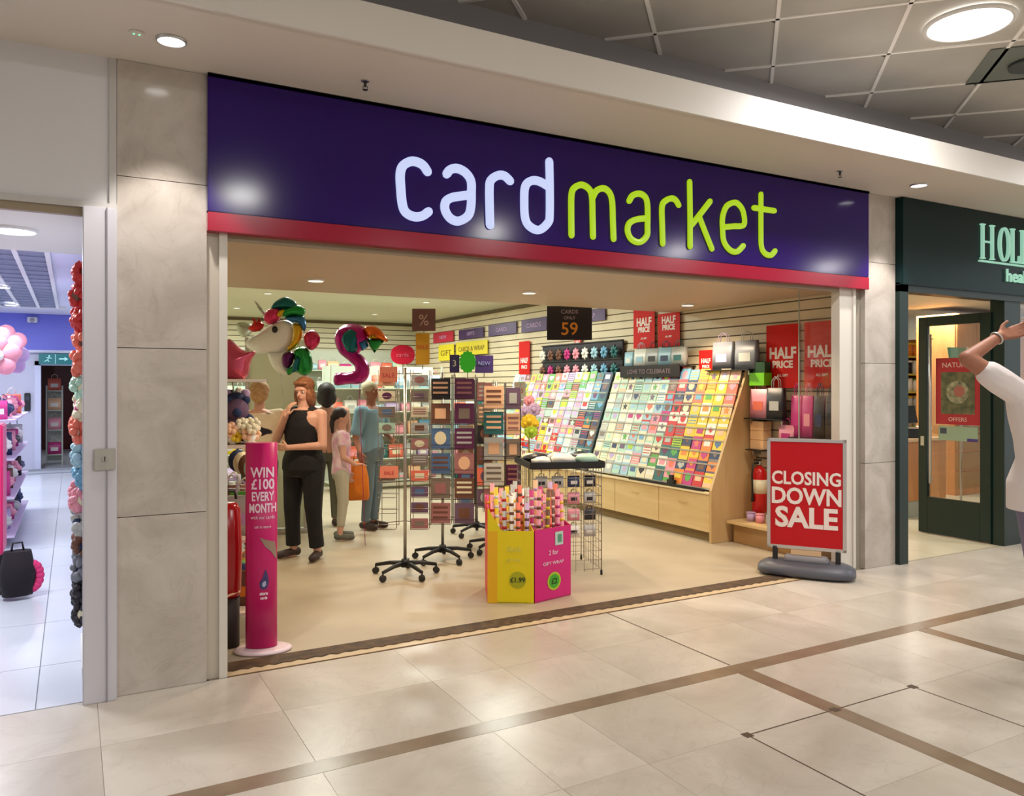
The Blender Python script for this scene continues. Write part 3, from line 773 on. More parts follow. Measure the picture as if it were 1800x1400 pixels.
# ---------------------------------------------------------------- red pavement sign
silver = mat('silver_frame', srgb(196, 190, 186), .3, .6)
base_grey = mat('grey_moulded_base', srgb(84, 86, 96), .42)
t = thing('sale_sign', 'red CLOSING DOWN SALE sign in a silver frame on a grey rolling base', 'pavement sign', (5.41, 4.645, 0), radians(-55))
b = MB(); b.loft([(0, 0, .012, .365, .175), (0, 0, .03, .39, .195), (0, 0, .075, .385, .185), (0, 0, .10, .345, .15), (0, 0, .118, .31, .10)], 36, 3.6)
b.build('base', base_grey, t)
b = MB(); b.loft([(0, 0, .115, .19, .075), (0, 0, .155, .17, .05), (0, 0, .165, .165, .045)], 24, 4); b.build('base_hump', mat('base_hump_grey', srgb(140, 138, 144), .4), t)
for sx in (-.25, .25): MB().bx(sx - .02, sx + .02, -.02, .02, .10, .235, bevel=.004).build('spring_post', rubber, t)
for sx in (-.3, .3):
    MB().tube([(sx - .02, .165, .03), (sx + .02, .165, .03)], .03, 14).build('wheel', rubber, t)
W2, Z0, Z1 = .315, .215, 1.15
MB().bx(-W2 + .02, W2 - .02, -.012, .012, Z0 + .02, Z1 - .02).build('poster_sheet', mat('closing_red', srgb(192, 14, 26), .4, spec=.3), t)
for (a, c, d, e) in ((-W2, W2, Z1 - .028, Z1), (-W2, W2, Z0, Z0 + .028), (-W2, -W2 + .028, Z0, Z1), (W2 - .028, W2, Z0, Z1)):
    MB().bx(a, c, -.02, .02, d, e, bevel=.004).build('frame_rail', silver, t)
lettering('CLOSING', .152, white_ink, t, (0, -.0145, .765), bold=.004, sx=.86)
lettering('DOWN', .19, white_ink, t, (0, -.0145, .60), bold=.0055, sx=.88)
lettering('SALE', .235, white_ink, t, (0, -.0145, .405), bold=.008, sx=1.0)
MB().bx(-.12, .12, -.022, -.010, .17, .212).build('price_strip', mat('cream_strip', srgb(214, 180, 140), .5), t)

# ---------------------------------------------------------------- magenta totem at the left jamb
mag = mat('magenta_card', srgb(196, 14, 102), .33)
t = thing('totem_display', 'tall magenta cardboard totem with white lettering beside the left jamb', 'display stand', (1.0, 4.93, 0), radians(-14))
RX, RY = .092, .055
b = MB(); b.loft([(0, 0, .025, RX, RY), (0, 0, .6, RX, RY), (0, 0, 1.255, RX, RY)], 40, 2.0); b.build('column', mag, t)
b = MB(); b.loft([(0.01, -.01, 0.002, .165, .115), (0.01, -.01, .012, .17, .12), (0.01, -.01, .022, .15, .10)], 36, 2.0); b.build('base_plate', mat('white_pink_base', srgb(236, 214, 222), .4), t)
def curved(txt, size, x, z, bold, m, sx=1.0, align='CENTER'):
    me = text_mesh(txt, size, .001, bold, m, align, sx)
    for v in me.vertices:
        X = (v.co.x + x) * .78; a = max(-1, min(1, X / RX))
        v.co = Vector((X, -RY * math.sqrt(max(0, 1 - a * a)) - .002 + v.co.y, v.co.z + z))
    inst(me, 'lettering', t)
wp = mat('pale_pink_print', srgb(240, 214, 230), .5)
for txt, z, s_ in (('WIN', 1.05, .085), ('£100', .98, .085), ('EVERY', .91, .075), ('MONTH', .84, .075), ('with our cards', .80, .03), ('ask in store', .745, .026)):
    curved(txt, s_, .012, z, .002 if s_ > .05 else 0, wp, {'EVERY': .78, 'MONTH': .72}.get(txt, 1.0))
def curved_patch(poly, m, name, off=.002):
    b = MB(); b.prism(poly, 0, .0008)
    bmesh.ops.triangulate(b.bm, faces=b.bm.faces[:])
    bmesh.ops.subdivide_edges(b.bm, edges=b.bm.edges[:], cuts=2)
    for v in b.bm.verts:
        X, Z, D = v.co.x * .78, v.co.y, v.co.z; a = max(-1, min(1, X / RX))
        v.co = Vector((X, -RY * math.sqrt(max(0, 1 - a * a)) - off - D, Z))
    b.build(name, m, t)
curved_patch([(-.01, .69), (.05, .67), (.10, .66), (.112, .60), (.112, .55), (.075, .60), (.03, .635)], mat('olive_print', srgb(150, 128, 110), .5), 'printed_swoosh')
curved_patch([(.02, .47), (.035, .50), (.05, .46), (.058, .42), (.045, .385), (.015, .375), (-.008, .39), (-.012, .42), (.008, .44)], mat('navy_emblem', srgb(62, 56, 110), .5), 'emblem')
curved_patch([(.02, .425), (.035, .43), (.038, .405), (.024, .392), (.008, .40), (.01, .418)], mat('pale_emblem', srgb(176, 180, 210), .5), 'emblem_core', .004)
curved('store', .028, .02, .345, .001, wp); curved('cards', .024, .02, .32, .001, wp)
# ================================================================ card display on the right wall
blond = wood('blond_wood', srgb(206, 174, 120), srgb(222, 194, 144), .45, 'y', 5)
blond_end = wood('blond_wood_end', srgb(196, 160, 108), srgb(210, 178, 128), .45, 'z', 5)
plinth_m = mat('olive_plinth', srgb(140, 116, 70), .6)
YA, YB = 6.07, 10.95
FX, TX = 5.68, 6.14           # bottom front and top front of the display
t = thing('card_display', 'long blond wood greeting card display unit along the right wall', 'display unit', (0, 0, 0))
CD = t
b = MB()                       # slanted end panel
prof = [(5.655, 0), (6.28, 0), (6.28, 1.76), (6.155, 1.76), (5.655, .53)]
b.prism([(x, z) for x, z in prof], 0, .032, Matrix(((1, 0, 0, 0), (0, 0, 1, YA - .03), (0, 1, 0, 0), (0, 0, 0, 1))))
b.build('end_panel', blond_end, t)
b = MB(); b.prism([(x, z) for x, z in prof], 0, .032, Matrix(((1, 0, 0, 0), (0, 0, 1, YB), (0, 1, 0, 0), (0, 0, 0, 1)))); b.build('end_panel', blond_end, t)
MB().bx(5.74, 6.2, YA, YB, 0, .10).build('plinth', plinth_m, t)
dw = (YB - YA - .004) / 6
for k in range(6):
    y0 = YA + .003 + k * dw
    d = MB().bx(5.672, 5.694, y0 + .003, y0 + dw - .003, .10, .485, bevel=.002).build('drawer_front', blond, t)
    b = MB().tube([(5.668, y0 + dw / 2 - .06, .37), (5.650, y0 + dw / 2 - .055, .37), (5.650, y0 + dw / 2 + .055, .37), (5.668, y0 + dw / 2 + .06, .37)], .004, 6)
    b.build('handle', blond_end, d)
MB().bx(5.694, 6.27, YA, YB, .10, .485).build('drawer_case', blond, t)
MB().bx(5.650, 5.82, YA + .003, YB, .487, .51, bevel=.003).build('ledge', mat('pale_ledge', srgb(236, 216, 176), .35), t)
sl = Vector((TX - 5.72, 0, 1.74 - .53)); SL = sl.length; sl.normalize(); ang = math.atan2(sl.x, sl.z)
b = MB(); b.box(((5.72 + TX) / 2 + .03, (YA + YB) / 2, (.53 + 1.74) / 2), (.012, YB - YA, SL), (0, ang, 0)); b.build('back_board', mat('pale_back_board', srgb(206, 196, 168), .6), t)
NR = 10
pitch = SL / NR
clear = mat('card_rail_plastic', srgb(214, 212, 200), .25, alpha=.65)
def slope_pt(s_, y, off=0.0):      # s along the slope from the bottom, off = proud of the board
    return Vector((5.72 + sl.x * s_ - cos(ang) * off, y, .53 + sl.z * s_ + sin(ang) * off))
for r in range(NR):
    for ya, yb in ((YA, 8.28), (8.36, YB)):
        p0 = slope_pt(r * pitch, 0, .004)
        MB().box((p0.x - .012, (ya + yb) / 2, p0.z), (.03, yb - ya, .004)).box((p0.x - .027, (ya + yb) / 2, p0.z + .008), (.002, yb - ya, .014)).build('card_rail', clear, t)
b = MB(); b.box(((5.72 + TX) / 2 - .0, 8.32, 1.135), (.09, .03, SL), (0, ang, 0)); b.build('upright', mat('dark_teal_upright', srgb(40, 62, 70), .5), t)

# greeting cards: folded card with a printed motif; two colour slots
CWH = (.150, .150)
paper = {
 'yellow': srgb(240, 206, 50), 'coral': srgb(238, 120, 96), 'orange': srgb(240, 140, 46), 'red': srgb(206, 44, 42), 'pink': srgb(238, 156, 172),
 'white': srgb(238, 236, 226), 'cream': srgb(238, 230, 196), 'mint': srgb(186, 222, 200), 'pale blue': srgb(166, 206, 222), 'sky blue': srgb(112, 170, 204),
 'navy': srgb(44, 56, 96), 'teal': srgb(40, 110, 112), 'green': srgb(92, 170, 70), 'lilac': srgb(196, 172, 214), 'magenta': srgb(196, 50, 128),
 'silver': srgb(188, 190, 186), 'brown': srgb(116, 76, 58), 'black': srgb(38, 34, 40), 'grey': srgb(122, 126, 136), 'dusty pink': srgb(172, 116, 116), 'mauve': srgb(112, 86, 112), 'slate blue': srgb(84, 116, 160), 'plum': srgb(98, 34, 82), 'taupe': srgb(136, 122, 110), 'lime': srgb(176, 214, 60), 'peach': srgb(244, 196, 156)}
PM = {k: mat('paper_' + k.replace(' ', '_'), v, .4) for k, v in paper.items()}
def card_mesh(kind, w=CWH[0], h=CWH[1]):
    b = MB(); b.box((0, .0, h / 2), (w, .002, h)); b.box((0, .010, h / 2 - .002), (w, .0015, h - .004), (.10, 0, 0))
    b.slot = 1; y = -.0022
    if kind == 0: b.box((0, y, h * .58), (w * .62, .001, h * .40))
    elif kind == 1:
        n = 12; b.bm.faces.ensure_lookup_table(); f = b.bm.faces.new([b.bm.verts.new((w * .30 * cos(2 * pi * k / n), y, h * .56 + w * .30 * sin(2 * pi * k / n))) for k in range(n)]); f.material_index = 1
    elif kind == 2:
        for z in (.25, .45, .65, .82): b.box((0, y, h * z), (w * .8, .001, h * .06))
    elif kind == 3:
        vs = [(0, .85), (.10, .63), (.34, .6), (.16, .45), (.22, .22), (0, .34), (-.22, .22), (-.16, .45), (-.34, .6), (-.10, .63)]
        f = b.bm.faces.new([b.bm.verts.new((w * x, y, h * z)) for x, z in vs]); f.material_index = 1
    elif kind == 4:
        b.box((0, y, h * .2), (w * .98, .001, h * .3)); b.box((0, y, h * .7), (w * .35, .001, h * .28), (0, .78, 0))
    elif kind == 5:
        vs = [(0, .25), (.34, .55), (.30, .74), (.14, .80), (0, .70), (-.14, .80), (-.30, .74), (-.34, .55)]
        f = b.bm.faces.new([b.bm.verts.new((w * x, y, h * z)) for x, z in vs]); f.material_index = 1
    return b.mesh('greeting_card', [PM['white'], PM['red']])
KN = ['panel', 'disc', 'striped', 'star', 'diamond', 'heart']
card_meshes = [card_mesh(k) for k in range(6)]
ORD = ['top', 'second', 'third', 'fourth', 'fifth', 'sixth', 'seventh', 'eighth', 'ninth', 'bottom']
NUM = ['first', 'second', 'third', 'fourth', 'fifth', 'sixth', 'seventh', 'eighth', 'ninth', 'tenth', 'eleventh', 'twelfth', 'thirteenth', 'fourteenth', 'fifteenth', 'sixteenth']
def zone(c, r, side):
    """colour families as the photo shows them; c counted from the near end panel, r from the bottom"""
    top = r >= 6
    if side == 0:
        if c <= 1: return (['coral', 'pink', 'coral', 'peach', 'yellow'] if r >= 7 else ['yellow', 'yellow', 'peach', 'white'] if r >= 4 else ['navy', 'orange', 'red', 'yellow', 'pale blue', 'white'])
        if c <= 3: return (['yellow', 'orange', 'coral', 'yellow'] if r >= 7 else ['white', 'yellow', 'cream', 'peach'] if r >= 5 else ['orange', 'yellow', 'magenta', 'navy', 'yellow'])
        if c <= 6: return (['navy', 'red', 'sky blue', 'brown', 'peach'] if top else ['black', 'red', 'mint', 'lime', 'magenta', 'red', 'white'] if r >= 3 else ['green', 'cream', 'pink', 'white', 'teal'])
        if c <= 8: return ['pale blue', 'mint', 'pale blue', 'sky blue', 'white', 'silver', 'magenta'] if top else ['mint', 'white', 'pink', 'pale blue', 'cream']
        if c <= 10: return ['pale blue', 'pale blue', 'mint', 'silver'] if top else ['mint', 'pale blue', 'white', 'silver']
        return ['cream', 'cream', 'white', 'mint', 'silver']
    if c <= 1: return ['navy', 'teal', 'navy', 'sky blue', 'teal', 'brown']
    if c <= 2: return ['green', 'brown', 'green', 'white', 'red'] if top else ['red', 'teal', 'navy', 'silver']
    return (['coral', 'mint', 'white', 'green', 'lilac', 'yellow', 'pink', 'brown', 'lime'] if top else ['lilac', 'white', 'brown', 'pink', 'yellow', 'silver', 'mint'] if r >= 4 else ['red', 'pink', 'pale blue', 'white', 'cream', 'red', 'yellow'])
random.seed(11)
LAB = set()
def uniq(l):
    if l in LAB: print('DUP LABEL', l)
    LAB.add(l); return l
ncard = 0
for side, (ya, yb, nc) in enumerate(((YA + .01, 8.29, 14), (8.35, YB - .01, 15))):
    cp = (yb - ya) / nc
    for c in range(nc):
        for r in range(NR):
            y = ya + (c + .5) * cp; p = slope_pt(r * pitch + .006, y, .020)
            z_ = zone(c, r, side); ci = random.choice(z_); k = random.randrange(6)
            c2 = random.choice([q for q in (z_ if random.random() < .4 else list(paper)) if q != ci] or ['white'])
            if c2 == ci: c2 = 'white'
            o = bpy.data.objects.new('greeting_card', card_meshes[k]); COL.objects.link(o)
            o.location = p; o.rotation_euler = Euler((-(ang - .03) * 1.0, 0, -pi / 2 + random.uniform(-.03, .03)))
            o.scale = (cp / .154 * random.uniform(.93, 1.0), 1, random.uniform(.92, 1.14))
            recolor(o, 0, PM[ci]); recolor(o, 1, PM[c2])
            row = ORD[9 - r]
            if side == 0: place = '%s column from the end panel' % NUM[c]
            else: place = '%s column past the upright' % NUM[c]
            tag(o, uniq('%s card with %s %s, %s row, %s' % (ci, c2, KN[k], row, place)), 'greeting card', 'greeting cards on the wall display')
            ncard += 1
# a black tray of small cards on the ledge near the end panel
t = thing('ledge_tray', 'long black tray lying on the display ledge near its end panel', 'tray', (5.665, 6.78, .511))
b = MB(); b.bx(-.012, .035, -.62, .62, 0, .006).bx(-.014, -.010, -.62, .62, 0, .03).bx(.033, .037, -.62, .62, 0, .03); b.build('tray', black, t)
b = MB(); b.bx(-.01, .03, -.16, -.05, .006, .07).bx(-.005, .025, -.13, -.08, .07, .12); b.build('dispenser', black, t)

# ================================================================ gift bags and hanging goods above and beyond the display
def bag_mesh(w, d, h, handle=True):
    b = MB(); b.loft([(0, 0, 0, w / 2, d / 2), (0, 0, h * .5, w / 2, d / 2 * .95), (0, 0, h, w / 2, d / 2 * .55)], 16, 8, cap=True)
    b.slot = 1
    if handle:
        for y in (-d * .2, d * .2):
            b.tube([(-w * .22, y, h - .005), (-w * .2, y, h + w * .22), (0, y, h + w * .34), (w * .2, y, h + w * .22), (w * .22, y, h - .005)], .004, 5)
    b.box((0, -d * .485, h * .42), (w * .55, .003, h * .3), (-.02, 0, 0))
    return b.mesh('gift_bag', [PM['white'], PM['navy']])
bm1 = bag_mesh(.24, .07, .22); bm2 = bag_mesh(.30, .08, .30); bm3 = bag_mesh(.17, .06, .19)
def bag(me, loc, rz, c1, c2, label, group, name='gift_bag', sc=None):
    o = inst(me, name, None, loc, (0, 0, rz), sc); recolor(o, 0, PM[c1]); recolor(o, 1, PM[c2])
    return tag(o, uniq(label), 'gift bag', group)
BX = 6.20
def wall_shelf(name, label, y0, y1, z, m=black, x0=6.08):
    t = thing(name, label, 'shelf', (0, (y0 + y1) / 2, z)); L_ = abs(y1 - y0)
    MB().bx(x0, WX, -L_ / 2, L_ / 2, -.012, 0).build('shelf_board', m, t)
    for s_ in (-L_ / 2 + .05, L_ / 2 - .05): MB().bx(x0 + .06, WX, s_ - .008, s_ + .008, -.06, -.012).build('bracket', steel, t)
    return t
# black hook rails carrying round bows and rosettes, two rows
dk_rail = mat('dark_hook_rail', srgb(30, 22, 34), .5)
t = thing('hook_board', 'dark hook board with two rows of ribbon bows at the left of the slatted wall', 'hook board', (6.245, 9.30, 1.70), -pi / 2)
MB().bx(-1.0, 1.0, -.006, .02, 0, .50).build('board', dk_rail, t)
for z in (.26, .50): MB().bx(-1.0, 1.0, -.03, -.006, z - .014, z).build('rail', black, t)
rows_c = [['brown', 'magenta', 'brown', 'pink', 'pink', 'white', 'pale blue', 'sky blue', 'teal'], ['white', 'brown', 'brown', 'magenta', 'pink', 'white', 'pale blue', 'sky blue', 'teal']]
def bow_mesh():
    b = MB()
    for k in range(8):
        a = 2 * pi * k / 8
        b.ball((.045 * cos(a), -.02, .045 * sin(a)), .036, 8, (1.25, .55, .6), (0, -a, 0))
    b.ball((0, -.04, 0), .03, 8); b.slot = 1; b.tube([(0, 0, .05), (0, 0, .10)], .006, 6)
    return b.mesh('ribbon_bow', [PM['pink'], PM['black']])
bow = bow_mesh()
for r in range(2):
    for k in range(9):
        o = inst(bow, 'ribbon_bow', None, (6.20, 10.20 - k * .225, 1.81 + r * .235 + 0.0), (0, 0, -pi / 2)); recolor(o, 0, PM[rows_c[r][k]]); recolor(o, 1, PM['black'])
        tag(o, uniq('%s ribbon bow, %s row of the hook board, %s from the left' % (rows_c[r][k], 'upper' if r else 'lower', NUM[k])), 'ribbon bow', 'ribbon bows on the hook board')
# blue and white gift bags, with the black strip board below
wall_shelf('wall_shelf', 'black shelf under the pale blue gift bags, right of the hook board', 8.18, 6.98, 1.83)
for k, (c1, c2, m_) in enumerate((('pale blue', 'white', bm3), ('white', 'pale blue', bm1), ('silver', 'black', bm1), ('pale blue', 'navy', bm1), ('silver', 'teal', bm1))):
    yy = 8.08 - k * .235
    bag(m_, (6.19, yy, 1.832), -pi / 2, c1, c2, '%s gift bag, %s print, black wall shelf, %s' % (c1, c2, ['far left', 'second', 'third', 'fourth', 'fifth'][k]), 'gift bags on the black wall shelf')
t = thing('strip_board', 'long black strip board with pale lettering under the blue gift bags', 'sign board', (6.07, 7.56, 1.70), -pi / 2)
MB().bx(-.56, .56, -.004, .006, 0, .145).build('board', mat('black_card', (0, 0, 0)), t)
lettering('LOVE TO CELEBRATE', .075, mat('grey_print', (0, 0, 0)), t, (0, -.007, .045), sx=1.15)
wall_shelf('wall_shelf', 'black shelf under the grey gift bags above the end panel', 6.60, 5.96, 1.77)
bag(bm2, (6.19, 6.42, 1.772), -pi / 2, 'grey', 'lilac', 'large grey gift bag above the end panel, the left one', 'grey gift bags above the end panel')
bag(bm2, (6.19, 6.08, 1.772), -pi / 2, 'grey', 'silver', 'large grey gift bag above the end panel, the right one', 'grey gift bags above the end panel')
t = thing('green_bin_box', 'bright green box on the slatted wall just right of the end panel top', 'box', (6.19, 5.90, 1.60), -pi / 2)
MB().bx(-.10, .10, -.05, .06, 0, .13).build('box_body', mat('lime_card', srgb(122, 214, 20), .4), t); MB().bx(-.07, .09, -.03, .05, .13, .24).build('dark_insert', mat('dark_green_insert', srgb(16, 70, 26), .5), t)
# goods behind the sale sign
wall_shelf('wall_shelf', 'black shelf under the pink gift bag beside the end panel', 6.02, 5.52, 1.265)
bag(bm1, (6.17, 5.88, 1.267), -pi / 2, 'pink', 'coral', 'pink checked gift bag beside the end panel', 'pink gift bags', sc=(1, 1, 1.35))
bag(bm1, (6.14, 5.64, 1.267), -pi / 2, 'black', 'silver', 'black gift bag with pale label left of the crimson bags', 'dark gift bags', sc=(.9, 1, 1.4))
wall_shelf('wall_shelf', 'black shelf just above the red pavement sign', 5.60, 5.28, 1.02)
bag(bm1, (6.17, 5.52, 1.022), -pi / 2, 'pink', 'magenta', 'small pink gift bag peeping over the red pavement sign', 'pink gift bags', sc=(.8, 1, .85))
wall_shelf('wall_shelf', 'black shelf carrying the tall crimson and black bags', 5.44, 4.80, 1.10)
for k, (c1, c2) in enumerate((('magenta', 'magenta'), ('magenta', 'pink'), ('black', 'navy'), ('black', 'black'))):
    bag(bm3, (6.18, 5.41 - k * .135, 1.102), -pi / 2, c1, c2, 'tall %s bottle bag, %s print, behind the red sign, %s' % ('crimson' if c1 == 'magenta' else 'black', c2, ['first from the left', 'second', 'third', 'next to the jamb'][k]), 'bottle bags behind the red sign', sc=(.76, 1, 2.1))
# cream boxes in a short stack, left edge
for k in range(3):
    b = MB().bx(-.09, .09, -.06, .06, 0, .095, bevel=.004); o = b.build('cream_box', mat('peach_box', srgb(244, 200, 150), .5), None, loc=(6.20, 5.90, .945 + k * .097), rot=(0, 0, -pi / 2))
    tag(o, uniq('peach box on the wall behind the red sign, %s of the stack of three' % ['lowest', 'middle', 'topmost'][k]), 'box', 'peach boxes')
wall_shelf('wall_shelf', 'black shelf under the stack of peach boxes', 6.00, 5.78, .944)
# fire extinguisher
fx = thing('fire_extinguisher', 'red fire extinguisher with black nozzle on the right wall beside the end panel', 'fire extinguisher', (6.15, 5.87, .30))
ex = mat('extinguisher_red', srgb(196, 22, 24), .25)
b = MB(); b.loft([(0, 0, 0, .06, .06), (0, 0, .02, .075, .075), (0, 0, .40, .075, .075), (0, 0, .45, .055, .055), (0, 0, .48, .02, .02)], 20); b.build('cylinder', ex, fx)
MB().tube([(0, 0, .48), (0, 0, .52)], .018, 10).build('valve', steel, fx)
MB().bx(-.07, .02, -.012, .012, .53, .545).bx(-.07, .01, -.012, .012, .505, .517).build('lever', black, fx)
MB().tube([(0.01, 0, .51), (-.09, .0, .50), (-.105, 0, .40), (-.10, 0, .22), (-.095, 0, .12)], [.009, .009, .009, .010, .018], 8).build('hose', black, fx)
MB().tube([(0, 0, .2), (0, 0, .34)], .0762, 20).build('label_band', PM['cream'], fx)
MB().bx(.06, .13, -.05, .05, .1, .14).build('wall_bracket', steel, fx)
# low bench shelf
t = thing('low_bench', 'low blond wood bench shelf at the foot of the right wall', 'bench', (0, 0, 0))
MB().bx(5.84, 6.29, 4.95, 6.02, .195, .225, bevel=.003).build('top', blond, t)
MB().bx(5.92, 5.94, 5.0, 6.0, 0, .195).build('front_board', wood('mid_wood', srgb(168, 130, 80), srgb(184, 148, 98), .5, 'y', 5), t)
for y in (5.02, 5.5, 5.98): MB().bx(5.94, 6.28, y - .012, y + .012, 0, .195).build('support', blond_end, t)
for k, (y, c) in enumerate(((5.86, 'lilac'), (5.74, 'pink'), (5.60, 'silver'))):
    b = MB(); b.tube([(0, 0, 0), (0, 0, .08)], [.042, .045], 14).tube([(0, 0, .08), (0, 0, .09)], .048, 14)
    tag(b.build('candle_jar', PM[c], None, loc=(6.02, y, .226)), uniq('%s candle jar on the low bench, %s from the end panel' % (c, ['first', 'second', 'third'][k])), 'jar', 'candle jars on the bench')
# small packs hanging on the wall behind the sign
random.seed(5)
for r in range(3):
    for k in range(4):
        c = random.choice(['peach', 'pink', 'white', 'brown', 'red', 'cream'])
        o = inst(bm3, 'gift_pack', None, (6.22, 5.50 - k * .13, .226 + r * .26), (0, 0, -pi / 2), (.62, .8, 1.0)); recolor(o, 0, PM[c]); recolor(o, 1, PM[random.choice(['white', 'magenta', 'brown'])])
        tag(o, uniq('%s gift pack behind the red sign, %s row, %s from the end panel' % (c, ['lower', 'middle', 'upper'][r], NUM[k])), 'gift pack', 'gift packs behind the red sign')

# ================================================================ spinner racks
wire_m = mat('rack_wire', srgb(150, 140, 128), .35, .7)
wire_d = mat('rack_wire_dark', srgb(58, 48, 50), .45, .4)
def pack_mesh(w, h, kind):
    b = MB(); b.box((0, 0, h / 2), (w, .014, h), bevel=.003); b.slot = 1; y = -.0085
    if kind == 0: b.box((0, y, h * .5), (w * .55, .002, h * .5))
    elif kind == 1:
        for z in (.3, .55, .78): b.box((0, y, h * z), (w * .75, .002, h * .10))
    else:
        f = b.bm.faces.new([b.bm.verts.new((w * .3 * cos(2 * pi * k / 12), y, h * .52 + min(w, h) * .34 * sin(2 * pi * k / 12))) for k in range(12)]); f.material_index = 1
    return b.mesh('card_pack', [PM['white'], PM['navy']])
def star_base(t, r=.27, m=black):
    MB().tube([(0, 0, .075), (0, 0, .14)], [.04, .03], 14).build('hub', m, t)
    for k in range(5):
        a = 2 * pi * k / 5 + .35; ca, sa = cos(a), sin(a)
        lg = MB().tube([(0, 0, .105), (ca * r * .5, sa * r * .5, .10), (ca * r, sa * r, .075)], [.022, .018, .014], 8).build('leg', m, t)
        b = MB(); b.tube([(ca * r, sa * r, .075), (ca * r, sa * r, .05)], .008, 6)
        b.tube([(ca * r - sa * .016, sa * r + ca * .016, .027), (ca * r + sa * .016, sa * r - ca * .016, .027)], .027, 12); b.build('caster', rubber, lg)
RACKN = {}
def spinner(name, label, u, v, cols, top, rows, pit, colours, short, wire=wire_m, skip=(), depth_off=.10, jitter=True, base=True, rz=0.0, floor_r=.27, group_extra='', zt=None):
    """cols = [(local x, width, pack height)]"""
    p = on_z(u, v); t = thing(name, label, 'spinner rack', (p.x, p.y, 0), -YAW + rz)
    star_base(t, floor_r)
    MB().tube([(0, 0, .1), (0, 0, top + .02)], .014, 12).build('pole', steel, t)
    M = Matrix.Translation((p.x, p.y, 0)) @ Matrix.Rotation(-YAW + rz, 4, 'Z')
    for ci, (cx, w, ph) in enumerate(cols):
        b = MB()                                # wire frame of the column
        zl = top - rows[ci] * pit[ci]
        for sx in (-w / 2 - .004, w / 2 + .004): b.tube([(cx + sx, -depth_off + .02, zl), (cx + sx, -depth_off + .02, top)], .003, 4)
        for r in range(rows[ci]):
            z = top - (r + 1) * pit[ci]
            b.tube([(cx - w / 2, -depth_off + .02, z), (cx - w / 2, -depth_off - .03, z), (cx + w / 2, -depth_off - .03, z), (cx + w / 2, -depth_off + .02, z)], .003, 4)
            b.tube([(cx - w / 2, -depth_off + .02, z + .04), (cx - w / 2, -depth_off - .032, z + .04), (cx + w / 2, -depth_off - .032, z + .04), (cx + w / 2, -depth_off + .02, z + .04)], .0022, 4)
        for z in (zl + .05, (zl + top) / 2, top - .03): b.tube([(0, 0, z), (cx, -depth_off + .02, z)], .004, 5)
        b.build('wire_column', wire, t)
        for y in (.10,):                        # the far side columns of the same spinner
            b2 = MB()
            for sx in (-w / 2, w / 2): b2.tube([(cx + sx, y - .02, zl), (cx + sx, y - .02, top)], .003, 4)
            for r in range(0, rows[ci]): z = top - (r + 1) * pit[ci]; b2.tube([(cx - w / 2, y, z), (cx + w / 2, y, z)], .003, 4)
            b2.tube([(0, 0, top - .03), (cx, y - .02, top - .03)], .004, 5)
            b2.build('wire_column', wire, t)
        ms = [pack_mesh(w * .94, ph, k) for k in range(3)]
        for r in range(rows[ci]):
            if (ci, r) in skip: continue
            z = top - (r + 1) * pit[ci] + .004
            c = colours[ci][r % len(colours[ci])]; k = random.randrange(3)
            c2 = random.choice([q for q in ('silver', 'cream', 'taupe', 'peach', 'mauve', 'plum', 'brown', 'dusty pink', 'slate blue') if q != c])
            o = inst(ms[k], 'card_pack', None, M @ Vector((cx, -depth_off - .008, z)), (random.uniform(-.06, -.02), 0, -YAW + rz)); recolor(o, 0, PM[c]); recolor(o, 1, PM[c2])
            side = 'left' if cx < 0 else 'right'
            tag(o, uniq('%s pack with %s print, %s spinner, %s column, %s from the top' % (c, c2, short, side, NUM[r])), 'card pack', 'packs on the spinner racks')
    return t, M
random.seed(21)
spinner('spinner_rack', 'front spinner rack of small packs with a five-legged black base', 712, 1012, [(-.135, .145, .085), (.135, .15, .085)], 1.73, (10, 10), (.132, .132),
        [['peach', 'cream', 'taupe', 'mint'], ['silver', 'taupe', 'cream', 'silver', 'dusty pink', 'taupe', 'coral', 'mauve', 'mauve', 'dusty pink']], 'front', skip={(0, 4), (0, 5), (0, 7), (0, 8), (0, 9)})
spinner('spinner_rack', 'second spinner rack with purple and blue wallets behind the front rack', 778, 985, [(-.01, .19, .185), (.205, .19, .185)], 1.70, (6, 6), (.225, .225),
        [['black', 'brown', 'slate blue', 'slate blue', 'taupe', 'dusty pink'], ['plum', 'plum', 'plum', 'dusty pink', 'brown', 'mauve']], 'purple-wallet', wire=wire_d)
spinner('spinner_rack', 'tall right spinner rack with tan, teal and white packs behind the card bins', 872, 968, [(-.02, .20, .215), (.165, .14, .20)], 1.62, (5, 5), (.245, .245),
        [['peach', 'teal', 'silver', 'white', 'dusty pink'], ['mauve', 'peach', 'taupe', 'plum', 'silver']], 'right', wire=wire_d)
spinner('spinner_rack', 'rear spinner rack in brown and black packs between the purple and right racks', 838, 940, [(-.11, .17, .19), (.09, .17, .19)], 1.66, (6, 6), (.225, .225),
        [['cream', 'mauve', 'taupe', 'brown', 'plum', 'grey'], ['dusty pink', 'taupe', 'black', 'brown', 'coral', 'mauve']], 'rear', wire=wire_d)
